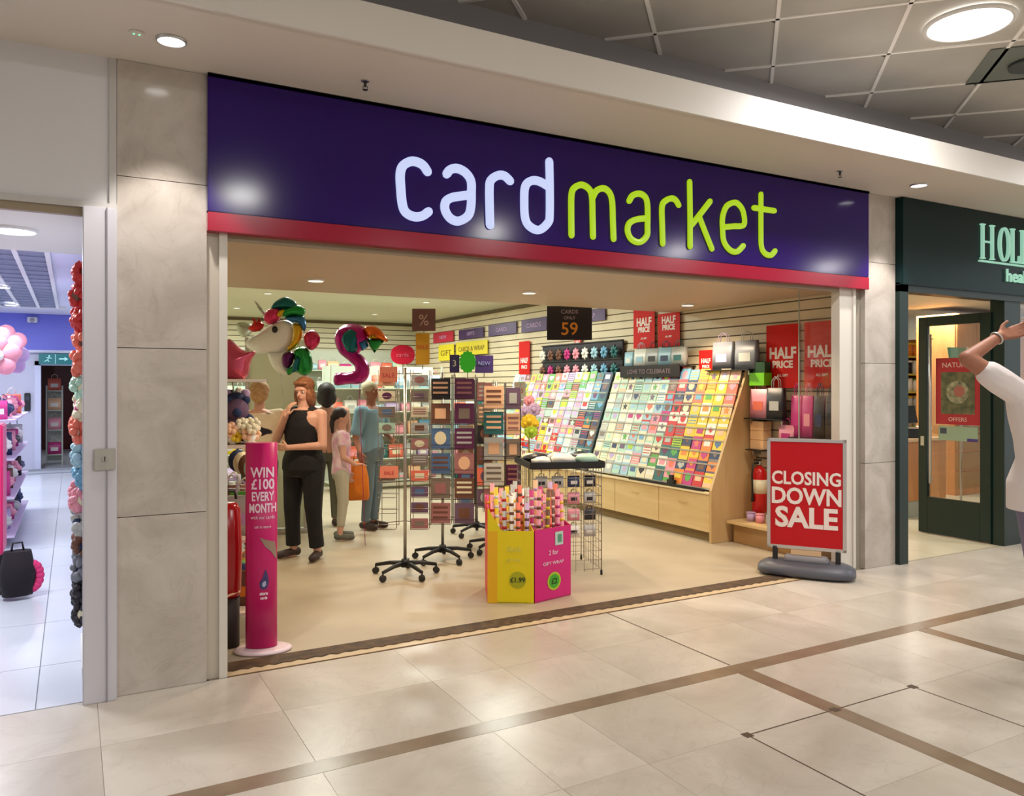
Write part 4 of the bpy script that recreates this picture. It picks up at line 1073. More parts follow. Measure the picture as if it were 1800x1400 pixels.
# signs carried by the spinners
def topper(name, label, u, v_low, v_high, u0, u1, d, m, txt=None, tm=None, shape='rect', post_to=1.70, cat='sign'):
    lat = (u - 900) / FPX * d; x = lat * _c + d * _s; y = -lat * _s + d * _c
    z0 = CAM_H - (v_low - HZ) / FPX * d; z1 = CAM_H - (v_high - HZ) / FPX * d; w = (u1 - u0) / FPX * d
    t = thing(name, label, cat, (x, y, min(z0, post_to)), -YAW); o_ = z0 - min(z0, post_to); h = z1 - z0
    if shape == 'rect': MB().bx(-w / 2, w / 2, -.006, .006, o_, o_ + h, bevel=.003).build('sign_board', m, t)
    elif shape == 'oval':
        b = MB(); b.loft([(0, 0, -.006, w / 2, h / 2), (0, 0, .006, w / 2, h / 2)], 28, 2.4)
        b.build('sign_board', m, t, loc=(0, 0, o_ + h / 2), rot=(pi / 2, 0, 0))
    elif shape == 'burst':
        b = MB(); n = 28; b.prism([((w / 2 if k % 2 else w * .43) * cos(2 * pi * k / n), (h / 2 if k % 2 else h * .43) * sin(2 * pi * k / n)) for k in range(n)], -.004, .004)
        b.build('sign_board', m, t, loc=(0, 0, o_ + h / 2), rot=(pi / 2, 0, 0))
    if o_ > .01: MB().tube([(0, .008, 0), (0, .008, o_ + h * .3)], .005, 6).build('post', steel, t)
    if txt:
        for k, (s_, sz, zz_) in enumerate(txt): lettering(s_, sz * h, tm, t, (0, -.009, o_ + zz_ * h))
    return t
topper('rack_topper', 'square brown rack topper with pale figure above the front spinner', 745, 582, 543, 724, 765, 6.75, mat('brown_topper', srgb(120, 84, 76), .5), [('%', .7, .25)], mat('pale_topper_print', srgb(206, 176, 160), .5), post_to=1.95)
topper('yellow_sign', 'upright yellow and orange card sign under the brown rack topper', 743, 641, 586, 732, 756, 6.7, mat('amber_card', srgb(214, 160, 16), .5), [('SALE', .18, .5)], mat('orange_red_print', srgb(206, 90, 30), .5), post_to=1.74)
topper('oval_sign', 'crimson oval sign left of the yellow card sign', 708, 641, 607, 689, 731, 6.9, mat('crimson_oval', srgb(200, 22, 66), .4), [('cards', .3, .4)], mat('pink_print', srgb(244, 130, 160), .5), 'oval', post_to=1.70)
topper('starburst_sign', 'bright green starburst sign above the purple-wallet spinner', 822, 657, 616, 807, 838, 7.15, mat('neon_green', srgb(60, 226, 40), .5), None, None, 'burst', post_to=1.66)
topper('small_purple_sign', 'small purple sign left of the green starburst', 799, 655, 624, 791, 808, 7.3, mat('violet_card', srgb(70, 50, 120), .5), [('3', .5, .35)], white_ink, post_to=1.68)
topper('small_purple_sign', 'wider purple sign right of the green starburst', 851, 656, 625, 835, 867, 7.5, mat('violet_card', (0, 0, 0)), [('NEW', .3, .45)], mat('blue_white_print', srgb(160, 170, 240), .5), post_to=1.68)
for (u, v0, v1, w0, w1, nm) in ((683, 672, 645, 669, 700, 'small orange price card above the left pockets of the front spinner'), (684, 841, 820, 668, 700, 'small salmon price card in the empty pockets of the front spinner')):
    topper('price_card', nm, u, v0, v1, w0, w1, 6.5, mat('salmon_card', srgb(250, 150, 118), .5), [('SALE', .4, .3)], mat('salmon_print', srgb(210, 80, 80), .5), post_to=9)
topper('easel_sign', 'upright white-topped red paper tag under the narrow red poster', 914, 700, 672, 902, 922, 9.0, PM['white'], [('50', .4, .3)], red_p, post_to=0.0)

# ================================================================ cardboard bins of wrapping paper
yc = mat('yellow_cardboard', srgb(236, 214, 10), .42); rc_ = mat('red_cardboard', srgb(222, 40, 46), .45); pc = mat('pink_cardboard', srgb(214, 24, 120), .42); kr = mat('bin_inside', srgb(120, 96, 40), .7)
def quad_bin(t, Q, hts, mats_, names, th=.005):
    """Q: four floor corners counter-clockwise from front-left (local); panel k runs Q[k] -> Q[k+1] with top profile hts[k]"""
    for k in range(4):
        a, c = Vector(Q[k]), Vector(Q[(k + 1) % 4]); d = c - a; L_ = d.length - .002; an = math.atan2(d.y, d.x)
        prof = [(0.001, 0), (L_, 0)] + [(max(.001, min(L_, f_ * L_)), h) for f_, h in reversed(hts[k])]
        M = Matrix.Translation((a.x, a.y, 0)) @ Matrix.Rotation(an, 4, 'Z') @ Matrix(((1, 0, 0, 0), (0, 0, 1, 0), (0, 1, 0, 0), (0, 0, 0, 1)))
        b = MB(); b.prism(prof, 0, th, M); b.build(names[k], mats_[k], t)
    b = MB(); b.prism([tuple(q) for q in Q], .004, .008); b.build('bottom_panel', kr, t)
P0, P1, P2, P3, P4, P5 = (2.87, 5.62), (2.67, 5.19), (2.965, 5.01), (3.33, 5.08), (3.42, 5.42), (3.12, 5.46)
O1 = Vector(P1).lerp(Vector(P2), .5); O2 = Vector(P2).lerp(Vector(P3), .5)
rel = lambda P, O, e=0: (P[0] - O.x + e, P[1] - O.y)
def disc(b, x, z, r, y=-.004, n=24):
    b.bm.faces.new([b.bm.verts.new((x + r * cos(2 * pi * k / n), y, z + r * sin(2 * pi * k / n))) for k in range(n)]); return b
t1 = thing('yellow_bin', 'yellow cardboard dump bin with red side, full of wrapping paper rolls', 'display bin', (O1.x, O1.y, 0))
Q1 = [rel(P1, O1), rel(P2, O1, -.004), rel(P5, O1, -.004), rel(P0, O1)]
quad_bin(t1, Q1, [[(0, .70), (.30, .53), (1, .53)], [(0, .53), (1, .62)], [(0, .62), (1, .74)], [(0, .74), (1, .70)]], [yc, yc, yc, rc_], ['front_panel', 'side_panel', 'back_panel', 'red_side_panel'])
Q2 = [rel(P2, O2, .004), rel(P3, O2), rel(P4, O2), rel(P5, O2, .004)]
t2 = thing('pink_bin', 'magenta cardboard dump bin with green price disc beside the yellow bin', 'display bin', (O2.x, O2.y, 0))
quad_bin(t2, Q2, [[(0, .535), (1, .535)], [(0, .535), (1, .56)], [(0, .56), (1, .56)], [(0, .56), (1, .535)]], [pc, pc, pc, pc], ['front_panel', 'side_panel', 'back_panel', 'side_panel'])
a1 = math.atan2(P2[1] - P1[1], P2[0] - P1[0]); a2 = math.atan2(P3[1] - P2[1], P3[0] - P2[0])
def fpos(an, x, y, z): return (x * cos(an) - y * sin(an), x * sin(an) + y * cos(an), z)
def on_front(t, an, mb, name, m): return mb.build(name, m, t, rot=(0, 0, an))
on_front(t1, a1, MB().bx(-.172, -.10, -.003, -.001, 0, .527), 'amber_edge', mat('amber_cardboard', srgb(238, 184, 20), .45))
gb = mat('green_black_print', srgb(40, 70, 20), .5); pyp = mat('pale_yellow_print', srgb(216, 216, 110), .5); wprint = mat('pale_pink_print', (0, 0, 0))
on_front(t1, a1, disc(MB(), .05, .17, .062, -.0035), 'printed_disc', mat('olive_disc', srgb(176, 176, 20), .5))
def flet(t, an, txt, s_, m, x, z, **k): return lettering(txt, s_, m, t, fpos(an, x, -.0055, z), (0, 0, an), **k)
flet(t1, a1, '£1.99', .05, gb, .05, .155, bold=.001); flet(t1, a1, 'SALE', .05, pyp, .02, .38); flet(t1, a1, 'gift wrap', .028, pyp, .02, .31)
on_front(t2, a2, disc(MB(), .01, .135, .068, -.003), 'printed_disc', mat('lime_disc', srgb(176, 200, 40), .5))
on_front(t2, a2, disc(MB(), .01, .135, .052, -.004), 'printed_disc', mat('green_disc', srgb(70, 170, 40), .5))
flet(t2, a2, '£2', .06, gb, .01, .115, bold=.001)
on_front(t2, a2, MB().bx(.02, .10, -.004, -.002, .40, .50), 'printed_square', mat('mint_square', srgb(190, 214, 200), .5))
on_front(t2, a2, MB().bx(.045, .085, -.006, -.004, .42, .48), 'printed_square', mat('green_grey_square', srgb(90, 150, 120), .5))
flet(t2, a2, '2 for', .05, wprint, 0, .335); flet(t2, a2, 'GIFT WRAP', .034, wprint, 0, .262, sx=1.2)
def roll_mesh(L_, r=.017):
    b = MB(); b.tube([(0, 0, 0), (0, 0, L_)], r, 12)
    b.slot = 1
    for k in range(5):
        z = L_ * (.56 + .085 * k); b.tube([(0, 0, z), (0, 0, z + L_ * .028)], r * 1.03, 12)
    b.slot = 2; b.tube([(0, 0, L_), (0, 0, L_ + .002)], r * .62, 10)
    return b.mesh('wrapping_roll', [PM['pink'], PM['white'], PM['brown']])
rm = roll_mesh(.80)
random.seed(9)
rc1 = ['pink', 'lilac', 'magenta', 'white', 'lilac', 'yellow', 'navy', 'pink', 'coral', 'lilac', 'silver', 'magenta']; rc2 = ['pink', 'coral', 'magenta', 'pink', 'silver', 'brown', 'red', 'lilac', 'pink', 'peach', 'coral', 'magenta']
for tb_, cols_, Q, nm in ((t1, rc1, Q1, 'yellow'), (t2, rc2, Q2, 'magenta')):
    M = Matrix.Translation(tb_.location)
    k = 0
    for j in range(3):
        for i in range(5 if nm == 'magenta' else 6):
            n_ = 5 if nm == 'magenta' else 6
            fi, fj = .13 + .74 * i / (n_ - 1), .14 + .70 * j / 2
            q_ = Vector(Q[0]).lerp(Vector(Q[1]), fi).lerp(Vector(Q[3]).lerp(Vector(Q[2]), fi), fj); x, y = q_.x, q_.y
            lx, ly = random.uniform(-.035, .035), random.uniform(-.02, .03)
            a = M @ Vector((x, y, .012)); b_ = M @ Vector((x + lx, y + ly, 1)); dv = (b_ - a)
            q = Vector((0, 0, 1)).rotation_difference(Vector((dv.x, dv.y, .98)).normalized())
            o = inst(rm, 'wrapping_roll', None, a, q.to_euler(), (1, 1, random.uniform(.88, 1.06)))
            c = cols_[(k * 5 + j) % len(cols_)]; c2 = random.choice([z for z in ['white', 'yellow', 'magenta', 'lilac', 'brown', 'red'] if z != c]); k += 1
            recolor(o, 0, PM[c]); recolor(o, 1, PM[c2]); recolor(o, 2, PM['brown'])
            tag(o, uniq('%s paper roll, %s bands, %s bin, %s row, %s from left' % (c, c2, nm, ['front', 'middle', 'back'][j], NUM[i])), 'wrapping roll', 'wrapping paper rolls in the bins')

# ================================================================ wire dump stand right of the bins
t = thing('wire_stand', 'square wire mesh stand with a black tray on top, right of the pink bin', 'wire stand', (3.72, 5.88, 0), -YAW + .2)
HS, HT = .30, .90
wl = mat('pale_wire', srgb(170, 160, 148), .35, .6)
for nm, rot in (('front', 0), ('right', pi / 2), ('back', pi), ('left', -pi / 2)):
    b = MB()
    for k in range(9):
        x = -HS + 2 * HS * k / 8; b.tube([(x, -HS, .03), (x, -HS, HT)], .0042 if k in (0, 8) else .0024, 4)
    for k in range(12):
        z = .05 + (HT - .05) * k / 11; b.tube([(-HS, -HS, z), (HS, -HS, z)], .0024, 4)
    b.build('wire_panel', wl, t, rot=(0, 0, rot))
for sx in (-1, 1):
    for sy in (-1, 1): MB().tube([(sx * HS, sy * HS, 0), (sx * HS, sy * HS, .04)], .010, 8).build('foot', black, t)
b = MB(); b.bx(-HS - .02, HS + .02, -HS - .02, HS + .02, HT + .004, HT + .016); 
for a in (0, 1, 2, 3): b.box(((HS + .02) * (1, -1, 0, 0)[a], (HS + .02) * (0, 0, 1, -1)[a], HT + .035), ((.008 if a < 2 else 2 * HS + .04), (2 * HS + .04 if a < 2 else .008), .05))
b.build('tray', black, t)
Mw = Matrix.Translation(t.location) @ Matrix.Rotation(t.rotation_euler[2], 4, 'Z')
random.seed(4)
for k in range(9):                    # crumpled goods on the tray
    c = ['white', 'white', 'mint', 'black', 'silver', 'black', 'cream', 'navy', 'pale blue'][k]
    b = MB(); r = random.uniform(.065, .10); b.ball((0, 0, 0), r, 12, (1.2, 1, .55))
    for v in b.bm.verts: v.co *= 1 + random.uniform(-.16, .16); v.co.z += r * .55
    x = -.2 + .2 * (k % 3); y = -.2 + .2 * (k // 3)
    o = b.build('wrapped_sweet_bag', PM[c], None, loc=Mw @ Vector((x, y, HT + .018)))
    tag(o, uniq('crumpled %s bag on the black tray, %s row, %s' % (c, ['front', 'middle', 'back'][k // 3], ['left', 'centre', 'right'][k % 3])), 'bag', 'crumpled bags on the tray')
for k in range(16):                   # packs on hooks over the front mesh
    i, j = k % 4, k // 4
    c = random.choice(['silver', 'brown', 'pink', 'white', 'black', 'navy', 'silver'])
    o = inst(bm3, 'hanging_pack', None, Mw @ Vector((-.21 + .14 * i, -HS + .05, .32 + .14 * j)), (0, 0, -YAW + .2), (.6, .5, .5))
    recolor(o, 0, PM[c]); recolor(o, 1, PM[random.choice(['white', 'magenta', 'black'])])
    tag(o, uniq('%s pack in the wire stand, %s row from below, %s from left' % (c, NUM[j], NUM[i])), 'gift pack', 'packs inside the wire stand')
# ================================================================ foil balloons over the left half of the shop
def foil(name, col, rough=.22, metal=.55): return mat(name, col, rough, metal)
F_white = foil('foil_pearl', srgb(240, 242, 240), .28, .1); F_pink = foil('foil_rose', srgb(214, 52, 104)); F_teal = foil('foil_teal', srgb(18, 106, 112))
F_green = foil('foil_green', srgb(30, 150, 66)); F_yel = foil('foil_gold', srgb(220, 176, 30)); F_blue = foil('foil_blue', srgb(50, 116, 176))
F_pur = foil('foil_purple', srgb(176, 20, 128)); F_sil = foil('foil_silver', srgb(190, 200, 184)); F_red = foil('foil_red', srgb(200, 40, 40)); F_or = foil('foil_orange', srgb(236, 116, 40))
F_dkp = foil('foil_violet', srgb(96, 24, 96))
def px_plane(u0, v0, d):
    """local x,z of a crop pixel (380 + X/5, 480 + Y/5) about an origin pixel at distance d"""
    return lambda X, Y: ((380 + X / 5 - u0) / FPX * d, -(480 + Y / 5 - v0) / FPX * d)
def balloon_at(name, label, u0, v0, d, cat='balloon', group=None):
    lat = (u0 - 900) / FPX * d
    return thing(name, label, cat, (lat * _c + d * _s, -lat * _s + d * _c, CAM_H - (v0 - HZ) / FPX * d), -YAW, group), px_plane(u0, v0, d)
t, f = balloon_at('unicorn_balloon', 'white unicorn head foil balloon with a rainbow mane, above the woman in black', 505, 590, 7.7)
def piece(pts, thick, m, name, zo=0.0, step=.022, tt=None):
    if len(pts) > 5:
        q = smooth_pts(pts[-2:] + pts + pts[:2], 3); pts = q[6:6 + 3 * len(pts)]
    o = puffy([f(X, Y) for X, Y in pts], thick, step, zo).build(name, m, tt or t); return o
piece([(265, 615), (300, 575), (360, 545), (440, 490), (520, 440), (600, 415), (670, 440), (700, 500), (690, 590), (650, 660), (570, 700), (470, 705), (400, 715), (330, 690), (280, 655)], .20, F_white, 'head', -.02)
piece([(450, 680), (560, 690), (650, 640), (650, 740), (640, 830), (650, 890), (560, 890), (500, 840), (465, 770)], .16, F_white, 'neck', .02)
piece([(480, 330), (500, 270), (560, 225), (620, 212), (690, 245), (725, 310), (700, 350), (610, 330), (530, 340)], .15, F_teal, 'mane_lock')
piece([(435, 380), (470, 330), (530, 310), (580, 330), (585, 390), (540, 440), (480, 460), (440, 430)], .15, F_pink, 'mane_lock', -.05)
piece([(560, 330), (640, 315), (735, 288), (795, 325), (775, 385), (690, 380), (610, 395), (570, 380)], .13, F_green, 'mane_lock', -.05)
piece([(560, 345), (620, 325), (640, 350), (600, 395), (560, 400)], .10, F_yel, 'mane_lock', -.09)
piece([(610, 398), (700, 372), (780, 385), (800, 470), (780, 520), (735, 450), (680, 440)], .12, F_blue, 'mane_lock', -.03)
piece([(690, 450), (765, 465), (768, 560), (730, 640), (660, 690), (640, 670), (690, 590), (700, 520)], .12, F_yel, 'mane_lock', -.06)
piece([(770, 560), (800, 520), (860, 505), (915, 560), (905, 630), (850, 680), (790, 650)], .13, F_pink, 'mane_lock', -.02)
piece([(590, 760), (610, 710), (660, 692), (700, 715), (690, 790), (650, 840), (605, 820)], .12, F_dkp, 'mane_lock', -.06)
piece([(690, 690), (760, 650), (820, 680), (850, 760), (850, 860), (780, 905), (700, 870), (645, 900), (625, 850), (690, 800)], .15, F_green, 'mane_lock', -.03)
piece([(700, 800), (740, 720), (770, 760), (740, 870), (690, 880)], .10, F_teal, 'mane_lock', -.10)
piece([(335, 240), (362, 262), (445, 360), (415, 385), (380, 330)], .05, F_sil, 'horn', -.01)
piece([(300, 490), (345, 450), (345, 395), (385, 430), (400, 395), (420, 440), (445, 460), (420, 505), (350, 525)], .08, F_red, 'bow', -.08)
piece([(150, 440), (235, 425), (300, 460), (300, 510), (235, 560), (180, 540)], .12, F_sil, 'wing', .08)
e = MB().ball((*f(548, 505)[:1], -.125, f(548, 505)[1]), .028, 12, (1, .4, 1.2)); e.build('eye', black, t)
MB().tube([(f(560, 880)[0], .02, f(560, 880)[1]), (f(575, 1000)[0], .02, f(575, 1000)[1]), (.06, .02, -CAM_H - .46)], .003, 5).build('ribbon', F_sil, t)
# a big curl-necked bird balloon
t, f = balloon_at('bird_balloon', 'purple curl-necked bird foil balloon with a rainbow beak, right of the unicorn', 628, 625, 7.9)
piece([(1040, 600), (1055, 520), (1110, 465), (1190, 448), (1270, 462), (1320, 510), (1340, 590), (1310, 660), (1260, 700), (1300, 740), (1345, 820), (1340, 910), (1280, 970), (1150, 980), (1040, 985), (1045, 885), (1150, 878), (1210, 860), (1215, 820), (1150, 760), (1080, 700)], .20, F_pur, 'body')
piece([(1110, 600), (1125, 530), (1190, 495), (1250, 520), (1265, 600), (1250, 680), (1210, 715), (1150, 690)], .14, F_teal, 'head_patch', -.06)
piece([(1305, 480), (1400, 470), (1465, 520), (1515, 605), (1440, 590), (1345, 575)], .12, F_or, 'upper_beak', -.03)
piece([(1330, 578), (1440, 582), (1480, 600), (1395, 705), (1350, 650)], .11, F_green, 'lower_beak', -.02)
piece([(1250, 600), (1330, 590), (1350, 650), (1290, 690)], .10, F_blue, 'cheek', -.05)
piece([(1340, 575), (1400, 540), (1420, 580)], .06, F_yel, 'beak_stripe', -.09)
MB().tube([(f(1260, 975)[0], 0, f(1260, 975)[1]), (f(1260, 1050)[0], 0, f(1260, 1100)[1]), (.08, 0, -CAM_H - .3)], .003, 5).build('ribbon', F_pur, t)
t, f = balloon_at('pink_balloon', 'rose pink foil balloon half hidden by the left jamb', 408, 632, 5.6)
piece([(40, 760), (60, 640), (110, 580), (170, 620), (260, 690), (345, 690), (300, 780), (285, 880), (240, 940), (140, 950), (60, 900)], .22, foil('foil_dusty_rose', srgb(206, 84, 112)), 'foil_body', 0, .02)
MB().tube([(0, 0, -.14), (0.02, 0, -.30)], .004, 5).build('ribbon', F_sil, t)
# yellow and lilac paper bouquet on a thin stand, at the left end of the card display
t, f = balloon_at('paper_bouquet', 'yellow and lilac paper bouquet on a thin pole before the card display', 930, 740, 8.3, 'bouquet')
def blob(cx, cz, r, m, name, n=9, rr=.45):
    b = MB()
    for k in range(n):
        a = 2 * pi * k / n; b.ball((cx + r * .55 * cos(a), -.02, cz + r * .55 * sin(a)), r * rr, 8, (1, .6, 1))
    b.ball((cx, -.04, cz), r * .4, 8); b.build(name, m, t)
for cx, cz, r, c in ((0, 0, .085, 'yellow'), (.05, .12, .075, 'lilac'), (-.045, .10, .06, 'lilac'), (.02, -.11, .075, 'lime'), (-.04, -.03, .055, 'yellow'), (.06, -.03, .05, 'yellow'), (0, .21, .06, 'pink')):
    blob(cx, cz, r, PM[c], 'paper_flower')
MB().tube([(0, .02, .2), (0, .02, -.37 - 0.85)], .008, 6).build('pole', mat('olive_pole', srgb(120, 110, 50), .5), t)
z0 = t.location.z; MB().tube([(0, .02, -z0), (0, .02, -z0 + .015)], .12, 18).tube([(0, .02, -z0 + .01), (0, .02, -1.2)], .008, 6).build('foot_plate', black, t)

# ================================================================ left-hand racks inside the card shop
def shelf_unit(name, label, x0, x1, y0, y1, shelves, h, m, back='y1', panel=True, ups=(-1, 1)):
    t = thing(name, label, 'shelving', ((x0 + x1) / 2, (y0 + y1) / 2, 0)); w, d = (x1 - x0) / 2, (y1 - y0) / 2
    for z in shelves: MB().bx(-w, w, -d, d, z - .018, z, bevel=.002).build('shelf', m, t)
    for sx in ups:
        for sy in (-1, 1): MB().bx(sx * w - .012, sx * w + .012, sy * d - .012, sy * d + .012, 0, h).build('upright', m, t)
    if back == 'y1': MB().bx(-w, w, d - .006, d + .004, .05, h).build('back_panel', m, t)
    if back == 'x0': MB().bx(-w - .004, -w + .006, -d, d, .05, h).build('back_panel', m, t)
    return t
shm = mat('cream_shelf', srgb(222, 206, 186), .5)
shelf_unit('side_shelf', 'cream shelf rack of soft toys just inside the left jamb', .70, 1.09, 5.21, 6.45, (.16, .62, 1.22, 1.64), 1.66, shm, 'x0', ups=(-1,))
def soft_toy(c, ear, label, loc, s=1.0, rz=0.0):
    t = thing('soft_toy', uniq(label), 'soft toy', loc, rz, 'soft toys on the left rack')
    m = mat('plush_' + c.replace(' ', '_'), paper.get(c, (.3, .3, .3)), .95, bump=(120, .5)); m2 = mat('plush_' + ear.replace(' ', '_'), paper.get(ear, (.3, .3, .3)), .95, bump=(120, .5))
    MB().ball((0, 0, .09 * s), .09 * s, 14, (1, .85, 1)).build('body', m, t)
    MB().ball((0, -.02 * s, .215 * s), .075 * s, 14).build('head', m, t)
    for sx in (-1, 1):
        MB().ball((sx * .055 * s, 0, .28 * s), .028 * s, 8).build('ear', m2, t)
        MB().cap((sx * .07 * s, -.02 * s, .13 * s), (sx * .11 * s, -.07 * s, .08 * s), .03 * s, .026 * s, 8).build('arm', m, t)
        MB().cap((sx * .05 * s, -.05 * s, .035 * s), (sx * .06 * s, -.12 * s, .035 * s), .035 * s, .03 * s, 8).build('leg', m, t)
    MB().ball((0, -.085 * s, .2 * s), .03 * s, 8).build('muzzle', m2, t)
    return t
soft_toy('mauve', 'navy', 'mauve soft toy on the upper shelf beside the left jamb', (.96, 5.50, 1.222), 1.0, -.2)
soft_toy('navy', 'lilac', 'navy soft toy behind the mauve one on the left rack', (1.0, 5.78, 1.222), 1.15, -.2)
soft_toy('black', 'white', 'black soft toy at the back of the left rack', (1.03, 6.2, 1.222), 1.2, -.2)
random.seed(31)
for r, z in enumerate((.162, .622)):
    for k in range(5):
        c = random.choice(['brown', 'navy', 'green', 'silver', 'orange', 'black', 'teal', 'cream'])
        o = inst(bm1, 'gift_box_bag', None, (.98 + .05 * (k % 2), 5.42 + k * .21, z), (0, 0, -.4), (.8, 1.2, 1.15 if r else 1.0)); recolor(o, 0, PM[c]); recolor(o, 1, PM[random.choice(['white', 'orange', 'lilac'])])
        tag(o, uniq('%s bag on the %s shelf of the left rack, %s from the jamb' % (c, 'lowest' if r == 0 else 'middle', ['first', 'second', 'third', 'fourth', 'fifth'][k])), 'gift bag', 'bags on the left rack')
for k in range(5):
    c = ['orange', 'mint', 'brown', 'cream', 'navy'][k]
    b = MB(); b.ball((0, 0, -.08), .07, 10, (1, .8, 1.2)); b.tube([(0, 0, 0), (0, 0, .06)], .006, 6)
    tag(b.build('hanging_charm', mat('plush_' + c, paper[c], .9), None, loc=(1.075, 5.34 + k * .2, 1.12)), uniq('%s round plush charm hanging from the upper shelf of the left rack' % c), 'charm', 'plush charms on the left rack')
# tall red rounded bag leaning in front of the rack
t = thing('red_case', 'tall glossy red rounded case standing behind the magenta totem', 'case', (.835, 5.115, 0), -.15)
b = MB(); b.loft([(0, 0, .30, .06, .06), (0, 0, .33, .08, .075), (0, 0, .6, .085, .08), (0, 0, .84, .075, .07), (0, 0, .88, .05, .04)], 20, 3)
b.build('shell', mat('gloss_red', srgb(176, 16, 22), .2), t)
MB().loft([(0, 0, .0, .07, .07), (0, 0, .3, .07, .07)], 20, 3).build('foot_block', mat('dark_stand', srgb(46, 34, 34), .6), t)
MB().tube([(-.07, -.05, .34), (0, -.085, .325), (.07, -.05, .34)], .008, 6).build('bright_rim', PM['peach'], t)
MB().tube([(-.05, 0, .9), (-.04, 0, .95), (.04, 0, .95), (.05, 0, .9)], .009, 6).build('handle', black, t)
def flower_bunch(name, label, loc, c, s=.09, n=7, cat='flowers', group=None, two=None):
    t = thing(name, uniq(label), cat, loc, 0, group)
    for k in range(n):
        a = 2 * pi * k / n; rr = s * (.75 if k % 2 else .55); z = s * (.9 + .5 * (k % 3))
        m = PM[two] if two and k % 3 == 0 else PM[c]
        b = MB()
        for j in range(5):
            q = 2 * pi * j / 5; b.ball((rr * cos(a) + .022 * cos(q), rr * sin(a) + .01 * sin(q), z + .022 * sin(q)), .019, 6, (1, .8, 1))
        b.build('flower', m, t)
    MB().loft([(0, 0, 0, s * .35, s * .35), (0, 0, s * .8, s * .75, s * .75)], 12).build('wrap', PM['white'], t)
    return t
flower_bunch('flower_bunch', 'cream flower bunch standing just behind the totem top', (1.0, 5.31, 1.222), 'cream', .07, 9, two='peach')
flower_bunch('flower_bunch', 'peach flower bunch at the left of the cream one above the totem', (.90, 5.33, 1.222), 'peach', .055, 7, two='yellow')

# ================================================================ far gondolas and goods at the back of the shop
pale_sh = mat('pale_shelving', srgb(200, 206, 190), .5)
def gondola(label, x0, x1, y, depth, shelves, h, rows_cols, seed, gname, sc=1.0):
    shelf_unit('gondola', label, x0, x1, y, y + depth, shelves, h, pale_sh, 'y1')
    random.seed(seed)
    for si, z in enumerate(shelves[:]):
        x = x0 + .10; k = 0
        gap = (shelves[si + 1] - z if si + 1 < len(shelves) else .34)
        while x < x1 - .08:
            w = random.uniform(.13, .24); hh_ = min(gap - .07, random.uniform(.14, .30)); c = random.choice(rows_cols)
            o = inst(bm1, 'gift_box', None, (x + w / 2 - .02, y + .10, z + .001), (0, 0, random.uniform(-.05, .05)), (w / .25, 1.4, hh_ / .30)); recolor(o, 0, PM[c]); recolor(o, 1, PM[random.choice(['white', 'cream', 'silver', 'pink'])])
            k += 1
            W = ['lowest', 'second', 'third', 'fourth', 'fifth', 'sixth'][si]; P = ['first', 'second', 'third', 'fourth', 'fifth', 'sixth', 'seventh', 'eighth', 'ninth', 'tenth', 'eleventh', 'twelfth'][min(k - 1, 11)]
            tag(o, uniq('%s gift box, %s shelf of the %s, %s from its left' % (c, W, gname, P)), 'gift box', 'goods on the ' + gname)
            x += w + .02
pastel = ['white', 'cream', 'mint', 'pale blue', 'silver', 'pink', 'peach', 'lilac', 'sky blue', 'coral', 'teal']
gondola('pale gondola shelving unit behind the blue-clad woman', 3.35, 5.15, 11.6, .4, (.14, .48, .84, 1.20, 1.56), 1.9, pastel, 3, 'rear gondola')
gondola('pale gondola shelving unit at the far left behind the balloons', 1.9, 3.2, 12.6, .4, (.14, .55, .98, 1.40, 1.80), 2.2, pastel + ['yellow'], 6, 'far left gondola')
gondola('tall pale shelving on the back wall of the shop', 3.4, 5.9, 15.1, .4, (.2, .65, 1.1, 1.5, 1.9), 2.3, pastel + ['magenta', 'navy', 'green'], 8, 'back wall shelving')
# pale green framed panel at the far left
t = thing('standing_panel', 'pale upright panel behind the short-haired shopper', 'panel', (1.95, 8.8, 0), -.3)
MB().bx(-.32, .32, -.015, .015, .05, 2.1).build('panel_board', mat('pale_green_board', srgb(214, 222, 196), .45), t); MB().bx(-.33, -.29, -.03, .02, 0, 2.12).build('frame_post', silver, t); MB().bx(.29, .33, -.03, .02, 0, 2.12).build('frame_post', silver, t)
MB().bx(-.33, .33, -.12, .12, 0, .04).build('foot', silver, t)
# gondola between the rear spinner and the cards (ends the aisle)
gondola('low pale gondola at the far left end of the card display', 5.2, 5.9, 11.3, .4, (.14, .5, .86, 1.22), 1.6, pastel + ['green', 'red'], 12, 'end gondola')

# ================================================================ left neighbour shop
def hair_bunch_mesh(seed, petals=18):
    random.seed(seed); b = MB()
    for k in range(petals):
        a = random.uniform(0, 2 * pi); e_ = random.uniform(-1.2, 1.2); r = .05
        d = Vector((cos(a) * cos(e_), sin(a) * cos(e_), sin(e_)))
        b.ball(d * r, .030, 7, (1.2, 1.2, .8), (e_, 0, a))
    b.slot = 1; b.ball((0, -.03, 0), .035, 8)
    return b.mesh('hair_pompom', [PM['red'], PM['magenta']])
hbs = [hair_bunch_mesh(k) for k in range(3)]
t = thing('accessory_stand', 'slim white stand of hair accessories inside the left shop beside its post', 'display stand', (.105, 5.3, 0))
MB().bx(-.012, .012, -.35, .35, .05, 2.35).build('stand_panel', mat('post_lilac_white', (0, 0, 0)), t)
MB().bx(-.06, .02, -.35, .35, 0, .05).build('stand_foot', white_pl, t)
for z in [.3 + .14 * k for k in range(14)]: MB().tube([(-.012, -.2, z), (-.07, -.2, z + .01)], .003, 5).build('hook', chrome, t)
cols_h = ['black', 'black', 'grey', 'brown', 'silver', 'pink', 'sky blue', 'pale blue', 'coral', 'cream', 'mint', 'coral', 'coral', 'red', 'red', 'red']
